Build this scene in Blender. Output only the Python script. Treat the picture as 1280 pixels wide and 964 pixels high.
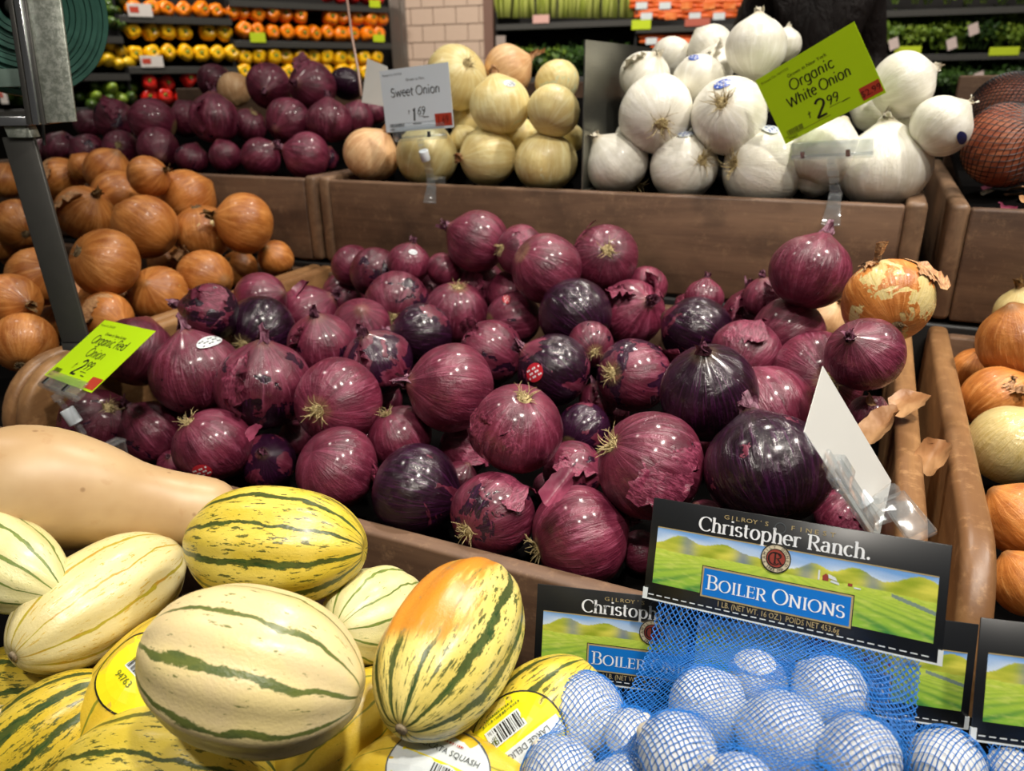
import bpy, bmesh, math, random
import numpy as np
from mathutils import Vector, Matrix, Quaternion, noise
from mathutils.bvhtree import BVHTree

random.seed(7)
for _o in list(bpy.data.objects):
    bpy.data.objects.remove(_o)
SC = bpy.context.scene
COL = SC.collection
PI = math.pi

# ------------------------------------------------------------------ camera
CAMZ = 1.19                                   # camera height; bin rims are at 0.85
RM = Matrix(((0.90765124, 0.14320349, -0.39454021),
             (0.41945400, -0.34325981, 0.84037554),
             (-0.01508509, -0.92825937, -0.37162747)))   # camera (right, down, forward) to world
RIGHT = Vector((RM[0][0], RM[1][0], RM[2][0]))
UP = -Vector((RM[0][1], RM[1][1], RM[2][1]))
FWD = Vector((RM[0][2], RM[1][2], RM[2][2]))
FPX = 945.0
cam_data = bpy.data.cameras.new('camera')
cam_data.sensor_width = 36.0
cam_data.lens = FPX / 1280 * 36.0
cam_data.clip_start = 0.02
cam_data.clip_end = 60
cam_data.dof.use_dof = True
cam_data.dof.focus_distance = 0.66
cam_data.dof.aperture_fstop = 7.5
cam = bpy.data.objects.new('camera', cam_data)
COL.objects.link(cam)
cam.matrix_world = Matrix(((RIGHT.x, UP.x, -FWD.x, 0), (RIGHT.y, UP.y, -FWD.y, 0),
                           (RIGHT.z, UP.z, -FWD.z, CAMZ), (0, 0, 0, 1)))
SC.camera = cam

# ------------------------------------------------------------------ light
SC.view_settings.view_transform = 'Standard'
SC.view_settings.look = 'None'
SC.view_settings.gamma = 1.0
SC.view_settings.exposure = 0.0
SC.view_settings.use_curve_mapping = False
world = bpy.data.worlds.new('store_air')
SC.world = world
world.use_nodes = True
world.node_tree.nodes['Background'].inputs[0].default_value = (1.0, 0.95, 0.88, 1)
world.node_tree.nodes['Background'].inputs[1].default_value = 0.075


def ceiling_spot(x, y, z, tx, ty, tz, power, size=0.16, spread=70, color=(1.0, 0.93, 0.83)):
    l = bpy.data.lights.new('track_lamp_light', 'AREA')
    l.shape = 'DISK'
    l.size = size
    l.energy = power
    l.color = color
    l.spread = math.radians(spread)
    o = bpy.data.objects.new('track_lamp_light', l)
    COL.objects.link(o)
    o.location = (x, y, z)
    d = Vector((tx - x, ty - y, tz - z))
    o.rotation_euler = d.to_track_quat('-Z', 'Y').to_euler()


# ceiling track lamps over the onion tables
ceiling_spot(0.55, 0.15, 3.1, -0.25, 0.75, 0.85, 8.0)
ceiling_spot(-0.45, 1.9, 3.2, -0.35, 0.8, 0.85, 6.0)
ceiling_spot(1.3, 1.2, 3.2, -0.1, 1.1, 0.9, 8.5)
ceiling_spot(-1.9, 0.7, 3.2, -0.9, 0.9, 0.9, 2.2)
ceiling_spot(0.2, -0.7, 3.1, -0.25, 0.4, 0.75, 5.0)
# lamps that light the wall cases behind
ceiling_spot(-3.2, 2.0, 3.2, -3.4, 3.2, 1.2, 30, size=0.5, spread=120)
ceiling_spot(-1.7, 3.0, 3.2, -2.0, 4.3, 1.2, 30, size=0.5, spread=120)
ceiling_spot(-0.2, 2.9, 3.2, -0.2, 4.2, 1.2, 24, size=0.5, spread=120)
ceiling_spot(1.6, 2.2, 3.2, 1.4, 3.8, 1.2, 20, size=0.5, spread=120)


def P(px, py, t):
    """world point seen at photo position (px, py) at forward distance t"""
    v = Vector(((px - 640) / FPX, (py - 482) / FPX, 1.0)) * t
    w = RM @ v
    return Vector((w.x, w.y, w.z + CAMZ))


def RAY(px, py):
    return RM @ Vector(((px - 640) / FPX, (py - 482) / FPX, 1.0))


def CV(ax, ay, az):
    """direction given as right / up / towards the viewer"""
    return (RIGHT * ax + UP * ay - FWD * az).normalized()


# ------------------------------------------------------------------ helpers
def lin(h):
    h = h.lstrip('#')
    out = []
    for i in (0, 2, 4):
        c = int(h[i:i + 2], 16) / 255
        out.append(c / 12.92 if c <= 0.04045 else ((c + 0.055) / 1.055) ** 2.4)
    return (out[0], out[1], out[2], 1.0)


def tag(o, label=None, cat=None, group=None, kind=None):
    if label:
        o['label'] = label
    if cat:
        o['category'] = cat
    if group:
        o['group'] = group
    if kind:
        o['kind'] = kind
    return o


def mesh(name, V, F, mat=None, smooth=True):
    me = bpy.data.meshes.new(name)
    me.from_pydata([tuple(v) for v in V], [], [tuple(f) for f in F])
    if smooth:
        me.polygons.foreach_set('use_smooth', [True] * len(me.polygons))
    if mat:
        for m in (mat if isinstance(mat, (list, tuple)) else [mat]):
            me.materials.append(m)
    me.update()
    return me


def link(name, me, parent=None, M=None):
    o = bpy.data.objects.new(name, me)
    COL.objects.link(o)
    if parent is not None:
        o.parent = parent
    if M is not None:
        o.matrix_local = M
    return o


def empty(name, loc=(0, 0, 0)):
    o = bpy.data.objects.new(name, None)
    o.empty_display_size = 0.05
    COL.objects.link(o)
    o.location = loc
    return o


class MB:
    """collects simple shapes into one mesh"""
    def __init__(self):
        self.V = []
        self.F = []
        self.mi = []

    def add(self, V, F, m=0):
        n = len(self.V)
        self.V += [tuple(v) for v in V]
        self.F += [tuple(i + n for i in f) for f in F]
        self.mi += [m] * len(F)
        return self

    def box(self, x0, x1, y0, y1, z0, z1, m=0):
        V = [(x0, y0, z0), (x1, y0, z0), (x1, y1, z0), (x0, y1, z0), (x0, y0, z1), (x1, y0, z1), (x1, y1, z1), (x0, y1, z1)]
        F = [(0, 3, 2, 1), (4, 5, 6, 7), (0, 1, 5, 4), (1, 2, 6, 5), (2, 3, 7, 6), (3, 0, 4, 7)]
        return self.add(V, F, m)

    def hexa(self, p, m=0):
        F = [(0, 3, 2, 1), (4, 5, 6, 7), (0, 1, 5, 4), (1, 2, 6, 5), (2, 3, 7, 6), (3, 0, 4, 7)]
        return self.add(p, F, m)

    def obox(self, c, ux, uy, uz, sx, sy, sz, m=0):
        c = Vector(c)
        p = []
        for k in (-1, 1):
            for (i, j) in ((-1, -1), (1, -1), (1, 1), (-1, 1)):
                p.append(c + ux * (i * sx / 2) + uy * (j * sy / 2) + uz * (k * sz / 2))
        return self.hexa(p, m)

    def tube(self, pts, rad, n=6, m=0, caps=True):
        pts = [Vector(p) for p in pts]
        if not isinstance(rad, (list, tuple)):
            rad = [rad] * len(pts)
        rings = []
        ref = Vector((0.13, 0.31, 0.94))
        for i, p in enumerate(pts):
            d = (pts[min(i + 1, len(pts) - 1)] - pts[max(i - 1, 0)]).normalized()
            a = d.cross(ref)
            if a.length < 1e-4:
                a = d.cross(Vector((1, 0, 0)))
            a.normalize()
            b = d.cross(a)
            rings.append([p + (a * math.cos(2 * PI * k / n) + b * math.sin(2 * PI * k / n)) * rad[i] for k in range(n)])
        V = [v for r in rings for v in r]
        F = []
        for i in range(len(pts) - 1):
            for k in range(n):
                F.append((i * n + k, i * n + (k + 1) % n, (i + 1) * n + (k + 1) % n, (i + 1) * n + k))
        if caps:
            F.append(tuple(range(n - 1, -1, -1)))
            F.append(tuple(range((len(pts) - 1) * n, len(pts) * n)))
        return self.add(V, F, m)

    def lathe(self, prof, n=24, m=0, M=None):
        V = []
        F = []
        for (r, z) in prof:
            for k in range(n):
                a = 2 * PI * k / n
                V.append(Vector((r * math.cos(a), r * math.sin(a), z)))
        for i in range(len(prof) - 1):
            for k in range(n):
                F.append((i * n + k, i * n + (k + 1) % n, (i + 1) * n + (k + 1) % n, (i + 1) * n + k))
        if prof[0][0] > 1e-6:
            F.append(tuple(range(n - 1, -1, -1)))
        if prof[-1][0] > 1e-6:
            F.append(tuple(range((len(prof) - 1) * n, len(prof) * n)))
        if M is not None:
            V = [M @ v for v in V]
        return self.add(V, F, m)

    def mesh(self, name, mat, smooth=False, bevel=0, seg=2):
        me = mesh(name, self.V, self.F, mat, smooth)
        if any(self.mi):
            me.polygons.foreach_set('material_index', self.mi)
        if bevel:
            bm = bmesh.new()
            bm.from_mesh(me)
            bmesh.ops.remove_doubles(bm, verts=bm.verts, dist=1e-6)
            bmesh.ops.bevel(bm, geom=[e for e in bm.edges if e.is_manifold and e.calc_face_angle(0) > 0.5], offset=bevel,
                            segments=seg, affect='EDGES', profile=0.5, clamp_overlap=True)
            bm.to_mesh(me)
            bm.free()
            me.polygons.foreach_set('use_smooth', [True] * len(me.polygons))
            try:
                me.set_sharp_from_angle(angle=math.radians(50))
            except Exception:
                pass
        return me

    def build(self, name, mat, parent=None, smooth=False, bevel=0, seg=2, M=None):
        return link(name, self.mesh(name, mat, smooth, bevel, seg), parent, M)


def relto(parent_loc, v):
    return Vector(v) - Vector(parent_loc)


# ------------------------------------------------------------------ node helper
class NT:
    def __init__(self, name):
        self.mat = bpy.data.materials.new(name)
        self.mat.use_nodes = True
        self.t = self.mat.node_tree
        self.bsdf = self.t.nodes['Principled BSDF']

    def n(self, typ, props=None, **ins):
        nd = self.t.nodes.new('ShaderNode' + typ)
        for k, v in (props or {}).items():
            setattr(nd, k, v)
        for k, v in ins.items():
            self.set(nd, k.replace('_', ' '), v)
        return nd

    def set(self, nd, key, v):
        s = nd.inputs[key]
        if hasattr(v, 'is_linked'):
            self.t.links.new(v, s)
        else:
            s.default_value = v

    def math(self, op, a, b=0.0, c=None, clamp=False):
        nd = self.t.nodes.new('ShaderNodeMath')
        nd.operation = op
        nd.use_clamp = clamp
        for i, v in enumerate((a, b) if c is None else (a, b, c)):
            if hasattr(v, 'is_linked'):
                self.t.links.new(v, nd.inputs[i])
            else:
                nd.inputs[i].default_value = v
        return nd.outputs[0]

    def vmath(self, op, a, b=None):
        nd = self.t.nodes.new('ShaderNodeVectorMath')
        nd.operation = op
        for i, v in enumerate((a, b)):
            if v is None:
                continue
            if hasattr(v, 'is_linked'):
                self.t.links.new(v, nd.inputs[i])
            else:
                nd.inputs[i].default_value = v
        return nd.outputs[0]

    def mix(self, f, a, b):
        nd = self.t.nodes.new('ShaderNodeMix')
        nd.data_type = 'RGBA'
        for i, v in ((0, f), (6, a), (7, b)):
            if hasattr(v, 'is_linked'):
                self.t.links.new(v, nd.inputs[i])
            else:
                nd.inputs[i].default_value = v
        return nd.outputs[2]

    def step(self, v, lo, hi):
        nd = self.t.nodes.new('ShaderNodeMapRange')
        nd.interpolation_type = 'SMOOTHSTEP'
        for k, x in (('Value', v), ('From Min', lo), ('From Max', hi), ('To Min', 0.0), ('To Max', 1.0)):
            self.set(nd, k, x)
        return nd.outputs[0]

    def noise(self, vec, scale, detail=3.0, rough=0.55, dist=0.0, w=None):
        nd = self.t.nodes.new('ShaderNodeTexNoise')
        if w is not None:
            nd.noise_dimensions = '4D'
            self.set(nd, 'W', w)
        self.set(nd, 'Vector', vec)
        nd.inputs['Scale'].default_value = scale
        nd.inputs['Detail'].default_value = detail
        nd.inputs['Roughness'].default_value = rough
        nd.inputs['Distortion'].default_value = dist
        return nd.outputs['Fac']

    def sep(self, v):
        nd = self.t.nodes.new('ShaderNodeSeparateXYZ')
        self.t.links.new(v, nd.inputs[0])
        return nd.outputs

    def comb(self, x, y, z):
        nd = self.t.nodes.new('ShaderNodeCombineXYZ')
        for i, v in enumerate((x, y, z)):
            if hasattr(v, 'is_linked'):
                self.t.links.new(v, nd.inputs[i])
            else:
                nd.inputs[i].default_value = v
        return nd.outputs[0]

    def bump(self, h, strength=0.3, dist=0.01):
        nd = self.t.nodes.new('ShaderNodeBump')
        nd.inputs['Strength'].default_value = strength
        nd.inputs['Distance'].default_value = dist
        self.t.links.new(h, nd.inputs['Height'])
        self.t.links.new(nd.outputs[0], self.bsdf.inputs['Normal'])

    def out(self, color=None, rough=None, **kw):
        if color is not None:
            self.set(self.bsdf, 'Base Color', color)
        if rough is not None:
            self.set(self.bsdf, 'Roughness', rough)
        for k, v in kw.items():
            self.set(self.bsdf, k.replace('_', ' '), v)
        return self.mat

    def obj(self):
        return self.n('TexCoord').outputs['Object']

    def rand(self):
        return self.n('ObjectInfo').outputs['Random']


def plain(name, col, rough=0.5, metallic=0.0, var=0.08, scale=30.0, **kw):
    """one colour with a faint mottling"""
    g = NT(name)
    c = lin(col) if isinstance(col, str) else col
    nz = g.noise(g.obj(), scale, 3)
    f = g.math('MULTIPLY_ADD', nz, 2 * var, 1 - var)
    cc = g.vmath('MULTIPLY', c[:3], g.comb(f, f, f))
    return g.out(cc, rough, Metallic=metallic, **kw)

# ------------------------------------------------------------------ materials
def wood(name, light, dark, grain=(1, 1, 1), rough=0.55, worn=None, dirt=0.0):
    g = NT(name)
    co = g.obj()
    v = g.vmath('ADD', co, g.comb(g.math('MULTIPLY', g.rand(), 40.0), 0.0, 0.0))
    gv = g.vmath('MULTIPLY', v, grain)
    n1 = g.noise(gv, 14, 5, 0.65, 0.6)
    n2 = g.noise(gv, 70, 4, 0.7)
    n3 = g.noise(v, 9, 3)
    c = g.mix(g.step(n1, 0.3, 0.72), lin(dark), lin(light))
    c = g.mix(g.math('MULTIPLY', g.step(n2, 0.5, 0.75), 0.45), c, lin(dark))
    if worn:
        c = g.mix(g.math('MULTIPLY', g.step(g.noise(v, 60, 5, 0.75), 0.5, 0.72), 0.5), c, lin(worn))
    if dirt:
        c = g.mix(g.math('MULTIPLY', g.step(n3, 0.5, 0.72), dirt), c, lin('#241812'))
    g.bump(g.math('ADD', n1, g.math('MULTIPLY', n2, 0.6)), 0.25, 0.002)
    return g.out(c, rough)


M_woodX = wood('bin_wood_lengthways', '#7d6049', '#523b2c', (0.10, 1, 1), 0.6, worn='#8d6f53', dirt=0.45)
M_woodY = wood('bin_wood_side', '#a37a4e', '#765233', (1, 0.10, 1), 0.42, worn='#b98f62', dirt=0.25)
M_woodYg = wood('tier_bin_wood_side', '#876a50', '#5c4433', (1, 0.10, 1), 0.5, worn='#9a7a5c', dirt=0.3)
M_liner = plain('black_bin_liner', '#060505', 0.95, Specular_IOR_Level=0.05)
M_black = plain('black_shelf_metal', '#0b0a0a', 0.5)


def onion_mat(name, A, B, streak, inner, inner2, tan, rough=0.38, streak_amt=0.6, fine=0.5, bump=0.18, sss=0.0, coat=0.0, neckmix=0.6):
    """papery skin with meridian streaks; object colour = (bare patch, second patch, tint, gloss)"""
    g = NT(name)
    co = g.obj()
    oi = g.n('ObjectInfo')
    rnd = g.math('MULTIPLY', oi.outputs['Random'], 37.0)
    par = g.n('SeparateColor')
    g.t.links.new(oi.outputs['Color'], par.inputs[0])
    dark, purp, tint = par.outputs[0], par.outputs[1], par.outputs[2]
    x, y, z = g.sep(co)
    flat = g.comb(x, y, 0.0)
    d = g.vmath('NORMALIZE', flat)
    dx, dy, _z = g.sep(d)
    sv = g.comb(g.math('ADD', g.math('MULTIPLY', dx, 1.0), rnd), dy, g.math('MULTIPLY', z, 0.22))
    sf = g.comb(g.math('ADD', dx, rnd), dy, g.math('MULTIPLY', z, 0.10))
    cr = g.comb(g.math('ADD', x, rnd), y, z)
    s1 = g.noise(sv, 5.5, 4, 0.6, 0.15)
    s2 = g.noise(sf, 21, 3, 0.6)
    big = g.noise(cr, 1.5, 3, 0.5)
    base = g.mix(g.step(g.math('ADD', g.math('MULTIPLY', big, 0.6), g.math('MULTIPLY', s1, 0.45)), 0.34, 0.72), A, B)
    base = g.mix(g.math('MULTIPLY', g.step(s1, 0.5, 0.72), streak_amt), base, streak)
    base = g.mix(g.math('MULTIPLY', g.step(s2, 0.56, 0.7), fine), base, streak)
    base = g.mix(g.math('MULTIPLY', g.step(s2, 0.46, 0.34), fine * 0.7), base, A)
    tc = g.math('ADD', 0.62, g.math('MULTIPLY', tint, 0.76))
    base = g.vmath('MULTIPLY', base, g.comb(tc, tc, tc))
    # torn skin: bare glossy layer below
    pn = g.noise(cr, 1.15, 4, 0.62, 0.5)
    pm = g.step(g.math('ADD', pn, g.math('MULTIPLY', dark, 0.5)), 0.735, 0.75)
    pn2 = g.noise(g.vmath('ADD', cr, (9.1, 3.3, 1.7)), 1.3, 4, 0.6, 0.4)
    pm2 = g.step(g.math('ADD', pn2, g.math('MULTIPLY', purp, 0.5)), 0.735, 0.75)
    innc = g.mix(g.step(s2, 0.42, 0.68), inner, inner2)
    c = g.mix(pm2, base, g.mix(0.65, inner2, innc))
    c = g.mix(pm, c, innc)
    # root plate and neck
    rp = g.step(g.math('ADD', g.math('MULTIPLY', z, -1.0), g.math('MULTIPLY', s2, 0.12)), 0.955, 1.03)
    c = g.mix(g.math('MULTIPLY', rp, 0.75), c, tan)
    nk = g.step(g.math('ADD', z, g.math('MULTIPLY', s2, 0.10)), 0.98, 1.12)
    c = g.mix(g.math('MULTIPLY', nk, neckmix), c, tan)
    bare = g.math('MAXIMUM', pm, pm2)
    r = g.math('SUBTRACT', g.math('ADD', rough, g.math('MULTIPLY', s2, 0.16)), g.math('MULTIPLY', bare, 0.16))
    crk = g.noise(g.vmath('MULTIPLY', cr, (1, 1, 0.6)), 3.2, 5, 0.65, 1.6)
    h = g.math('ADD', g.math('MULTIPLY', s2, 0.5), g.math('MULTIPLY', bare, -0.9))
    h = g.math('ADD', h, g.math('MULTIPLY', crk, 0.9))
    g.bump(h, bump, 0.05)
    kw = {}
    if sss:
        kw = {'Subsurface Weight': sss, 'Subsurface Scale': 0.01, 'Subsurface Radius': (1.0, 0.7, 0.4)}
    m = g.out(c, r, **{'Specular IOR Level': 0.5, 'Coat Weight': coat, 'Coat Roughness': 0.15})
    for k, v in kw.items():
        g.bsdf.inputs[k].default_value = v
    return m


M_red = onion_mat('red_onion_skin', lin('#430f21'), lin('#70263c'), lin('#99506a'), lin('#190914'), lin('#34112f'), lin('#a08a5c'),
                  rough=0.29, streak_amt=0.34, fine=0.5, bump=0.24, coat=0.3, neckmix=0.15)
M_redback = M_red
M_yel = onion_mat('yellow_onion_skin', lin('#8f4f1c'), lin('#c07c3a'), lin('#d7a063'), lin('#d8c48a'), lin('#c9b26e'), lin('#6d5230'),
                  rough=0.33, streak_amt=0.35, fine=0.4, bump=0.16, coat=0.1)
M_sweet = onion_mat('sweet_onion_skin', lin('#c9b273'), lin('#dccf96'), lin('#e6dfb4'), lin('#e4e3bb'), lin('#d8d79e'), lin('#a58a55'),
                    rough=0.30, streak_amt=0.4, fine=0.35, bump=0.14, coat=0.1)
M_tan = onion_mat('tan_onion_skin', lin('#b98a5e'), lin('#d6b083'), lin('#e2c79c'), lin('#dccf96'), lin('#cdb070'), lin('#8f7346'),
                  rough=0.34, streak_amt=0.4, fine=0.35, bump=0.16)
M_white = onion_mat('white_onion_skin', lin('#cfcbbb'), lin('#e6e3d8'), lin('#f0efe8'), lin('#eef0e6'), lin('#dfe2d2'), lin('#b7a582'),
                    rough=0.27, streak_amt=0.45, fine=0.4, bump=0.13, coat=0.15)
M_pearl = onion_mat('boiler_onion_skin', lin('#dcdcd8'), lin('#ecece8'), lin('#f4f4f0'), lin('#f0f2ee'), lin('#e4e6e0'), lin('#b9a98c'),
                    rough=0.3, streak_amt=0.4, fine=0.3, bump=0.1)
M_netred = onion_mat('bagged_onion_skin', lin('#8c3f27'), lin('#b56a48'), lin('#c98a66'), lin('#b56a48'), lin('#c98a66'), lin('#cbb58a'),
                     rough=0.36, streak_amt=0.35, fine=0.4)


def paper_mat(name, a, b, rough=0.5, trans=0.15):
    g = NT(name)
    n = g.noise(g.vmath('MULTIPLY', g.obj(), (3, 3, 1)), 6, 4, 0.6)
    c = g.mix(g.step(n, 0.35, 0.68), lin(a), lin(b))
    g.bump(n, 0.3, 0.02)
    return g.out(c, rough)


M_redpaper = paper_mat('red_onion_paper', '#5a1a30', '#8e3f58', 0.4)
M_redneck = paper_mat('red_onion_neck', '#4a1a2e', '#85566a', 0.5)
M_tanpaper = paper_mat('dry_tan_paper', '#9c6b43', '#c99d6e', 0.5)
M_yelneck = paper_mat('dry_brown_neck', '#5f4426', '#a98450', 0.6)
M_whitepaper = paper_mat('dry_white_paper', '#c7bfa8', '#ebe6d6', 0.45)
M_root = paper_mat('dry_roots', '#8d7a4e', '#c4b282', 0.7)
M_rootdark = paper_mat('dark_roots', '#4a3a28', '#8a7550', 0.7)


def squash_mat(name, base, base2, stripe, stripe2, width=0.16, fleck=0.5, lines=10.0, orange=0.0, jag=0.5, fleckcol=None, seed=0.0):
    g = NT(name)
    co = g.obj()
    x, y, z = g.sep(co)
    flat = g.vmath('NORMALIZE', g.comb(x, y, 0.0))
    dx, dy, _ = g.sep(flat)
    ang = g.math('DIVIDE', g.math('ARCTAN2', dy, dx), 2 * PI)
    wob = g.noise(g.comb(g.math('ADD', dx, seed), dy, g.math('MULTIPLY', z, 1.2)), 2.2, 2)
    a = g.math('ADD', g.math('MULTIPLY', ang, lines), g.math('MULTIPLY', g.math('SUBTRACT', wob, 0.5), 0.45))
    fr = g.math('FRACT', g.math('ADD', a, 0.5))
    dist = g.math('ABSOLUTE', g.math('SUBTRACT', fr, 0.5))           # 0 at stripe centre
    idx = g.math('FLOOR', g.math('ADD', a, 0.5))
    amp = g.math('ADD', 0.55, g.math('MULTIPLY', g.math('ABSOLUTE', g.math('SINE', g.math('MULTIPLY_ADD', idx, 2.3, seed))), 0.75))
    dv = g.comb(g.math('ADD', g.math('MULTIPLY', dx, 3.4), seed), g.math('MULTIPLY', dy, 3.4), g.math('MULTIPLY', z, 2.6))
    jn = g.noise(dv, 9.0, 5, 0.75)
    wv = g.math('MULTIPLY', g.math('ADD', g.math('MULTIPLY', g.math('SUBTRACT', jn, 0.5), 2 * jag), 1.0), width)
    wv = g.math('MULTIPLY', wv, amp)
    m1 = g.step(g.math('SUBTRACT', wv, dist), -0.012, 0.012)
    # dashes between the stripes
    fv = g.comb(g.math('ADD', g.math('MULTIPLY', dx, 4.6), seed + 4.0), g.math('MULTIPLY', dy, 4.6), g.math('MULTIPLY', z, 2.0))
    fn = g.noise(fv, 3.4, 4, 0.7)
    m2 = g.step(fn, 0.70 - 0.20 * fleck, 0.715 - 0.20 * fleck)
    m2 = g.math('MULTIPLY', m2, 1.0 if fleck > 0 else 0.0)
    big = g.noise(g.vmath('ADD', co, (seed, 0, 0)), 1.6, 3)
    fine = g.noise(co, 26, 3, 0.6)
    c = g.mix(g.step(big, 0.35, 0.7), lin(base), lin(base2))
    c = g.mix(g.math('MULTIPLY', g.step(fine, 0.55, 0.75), 0.25), c, lin(base2))
    if orange:
        on = g.noise(g.comb(g.math('MULTIPLY', dx, 2.5), g.math('MULTIPLY', dy, 2.5), g.math('MULTIPLY', z, 0.9)), 2.2, 4, 0.65)
        om = g.step(g.math('ADD', g.math('MULTIPLY', on, 0.5), g.math('MULTIPLY', dx, 0.42)), 0.50, 0.62)
        om = g.math('MULTIPLY', om, g.step(z, -0.55, -0.35))
        c = g.mix(g.math('MULTIPLY', om, orange), c, lin('#d07a10'))
        m1 = g.math('MULTIPLY', m1, g.math('SUBTRACT', 1.0, g.math('MULTIPLY', om, 0.9)))
        m2 = g.math('MULTIPLY', m2, g.math('SUBTRACT', 1.0, om))
        scar = g.math('MULTIPLY', g.step(g.noise(co, 7.5, 4, 0.7), 0.6, 0.63), g.step(g.noise(co, 1.9, 1), 0.52, 0.6))
        c = g.mix(g.math('MULTIPLY', g.math('MULTIPLY', scar, om), 0.8), c, lin('#9b8a72'))
    st = g.mix(g.step(g.noise(dv, 2.0, 3), 0.45, 0.65), lin(stripe), lin(stripe2))
    c = g.mix(g.math('MULTIPLY', m2, 0.85), c, lin(fleckcol or stripe))
    c = g.mix(g.math('MULTIPLY', m1, 0.93), c, st)
    tip = g.step(g.math('MULTIPLY', z, -1.0), 0.985, 0.995)
    c = g.mix(tip, c, lin('#b7a58a'))
    g.bump(g.math('ADD', g.math('MULTIPLY', big, 0.3), g.math('MULTIPLY', fine, 0.15)), 0.12, 0.03)
    return g.out(c, 0.34, **{'Coat Weight': 0.12, 'Coat Roughness': 0.2})


M_stem = paper_mat('corky_stem', '#55584a', '#8e8d74', 0.8)
M_cork = paper_mat('blossom_scar', '#7d6c54', '#a8987c', 0.8)


def butternut_mat():
    g = NT('butternut_skin')
    co = g.obj()
    n = g.noise(co, 9, 4, 0.6)
    n2 = g.noise(co, 60, 3, 0.6)
    c = g.mix(g.step(n, 0.3, 0.7), lin('#b5946a'), lin('#c6a87e'))
    c = g.mix(g.math('MULTIPLY', g.step(n2, 0.62, 0.75), 0.25), c, lin('#a87c4c'))
    sp = g.n('TexVoronoi', Vector=co)
    sp.inputs['Scale'].default_value = 22
    c = g.mix(g.math('MULTIPLY', g.step(sp.outputs['Distance'], 0.07, 0.03), 0.6), c, lin('#7d5a36'))
    g.bump(n, 0.08, 0.01)
    return g.out(c, 0.42)


M_butternut = butternut_mat()


def plastic(name, rough=0.06, tint=(1, 1, 1, 1)):
    g = NT(name)
    n = g.noise(g.obj(), 90, 2)
    tr = g.n('BsdfTransparent', Color=(0.93, 0.95, 0.96, 1))
    gl = g.n('BsdfGlossy', Color=tint)
    g.set(gl, 'Roughness', g.math('MULTIPLY_ADD', n, 0.1, rough))
    df = g.n('BsdfDiffuse', Color=(0.8, 0.83, 0.86, 1))
    lw = g.n('LayerWeight')
    lw.inputs['Blend'].default_value = 0.5
    m0 = g.n('MixShader')
    m0.inputs[0].default_value = 0.05
    g.t.links.new(tr.outputs[0], m0.inputs[1])
    g.t.links.new(df.outputs[0], m0.inputs[2])
    m1 = g.n('MixShader')
    g.t.links.new(g.math('MULTIPLY_ADD', g.math('POWER', lw.outputs['Facing'], 2.5), 0.55, 0.05), m1.inputs[0])
    g.t.links.new(m0.outputs[0], m1.inputs[1])
    g.t.links.new(gl.outputs[0], m1.inputs[2])
    g.t.links.new(m1.outputs[0], g.t.nodes['Material Output'].inputs['Surface'])
    return g.mat


M_clear = plastic('clear_plastic')
M_whiteplastic = plain('white_plastic', '#dfe6ec', 0.35)
M_chrome = plain('chrome_edge', '#b9bbbd', 0.22, 1.0)
M_card_green = plain('lime_card', '#b0d808', 0.42, var=0.03)
M_card_white = plain('white_card', '#dbe6f0', 0.42, var=0.02)
M_card_back = plain('card_back', '#d3d3cf', 0.55, var=0.03)
M_ink = plain('black_ink', '#14120f', 0.5)
M_inkgrey = plain('grey_ink', '#4c5256', 0.5)
M_inkolive = plain('faint_ink', '#5c6a18', 0.5)
M_redtag = plain('red_price_patch', '#b03a26', 0.45)
M_darkred = plain('dark_red_ink', '#5a150e', 0.5)
M_header = plain('black_header_card', '#17191c', 0.36, var=0.15)
M_gold = plain('gold_print', '#a8966a', 0.45)
M_whiteink = plain('white_print', '#e3e6ea', 0.45)
M_bluebanner = plain('blue_banner', '#0f6fc4', 0.36, var=0.03)
M_maroon = plain('maroon_print', '#8e3a30', 0.45)
M_cream = plain('cream_print', '#cbbfa2', 0.45)
M_net = plain('blue_net', '#1d72c8', 0.4, var=0.1)
M_netdark = plain('dark_net', '#1c1d22', 0.5)
M_stickblue = plain('blue_sticker', '#3353a8', 0.35)
M_sticknavy = plain('navy_sticker', '#262a5c', 0.35)
M_stickred = plain('red_sticker', '#b3202f', 0.35)
M_stickwhite = plain('white_sticker', '#cfd6d8', 0.35)
M_stickyel = plain('yellow_sticker', '#e0d21a', 0.36, var=0.03)


def galv():
    g = NT('galvanised_steel')
    co = g.obj()
    n = g.noise(co, 120, 4, 0.75)
    n2 = g.noise(co, 25, 3, 0.6)
    c = g.mix(g.step(n, 0.4, 0.62), lin('#959b90'), lin('#bcc0b6'))
    c = g.mix(g.math('MULTIPLY', g.step(n2, 0.5, 0.7), 0.4), c, lin('#7d8378'))
    g.bump(n, 0.35, 0.002)
    return g.out(c, g.math('MULTIPLY_ADD', n, 0.25, 0.3), Metallic=0.7)


M_galv = galv()
M_darksteel = plain('dark_grey_steel', '#4d4c49', 0.45, 0.6, var=0.12, scale=60)


def brushed():
    g = NT('brushed_divider_steel')
    co = g.obj()
    n = g.noise(g.vmath('MULTIPLY', co, (1, 4, 60)), 8, 3)
    return g.out(g.mix(n, lin('#83847c'), lin('#a2a298')), g.math('MULTIPLY_ADD', n, 0.15, 0.24), Metallic=0.9)


M_divider = brushed()


def roll_mat():
    g = NT('teal_bag_film')
    n = g.noise(g.obj(), 40, 3)
    return g.out(g.mix(n, lin('#21423a'), lin('#3f6b5e')), 0.28)


M_roll = roll_mat()


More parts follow.
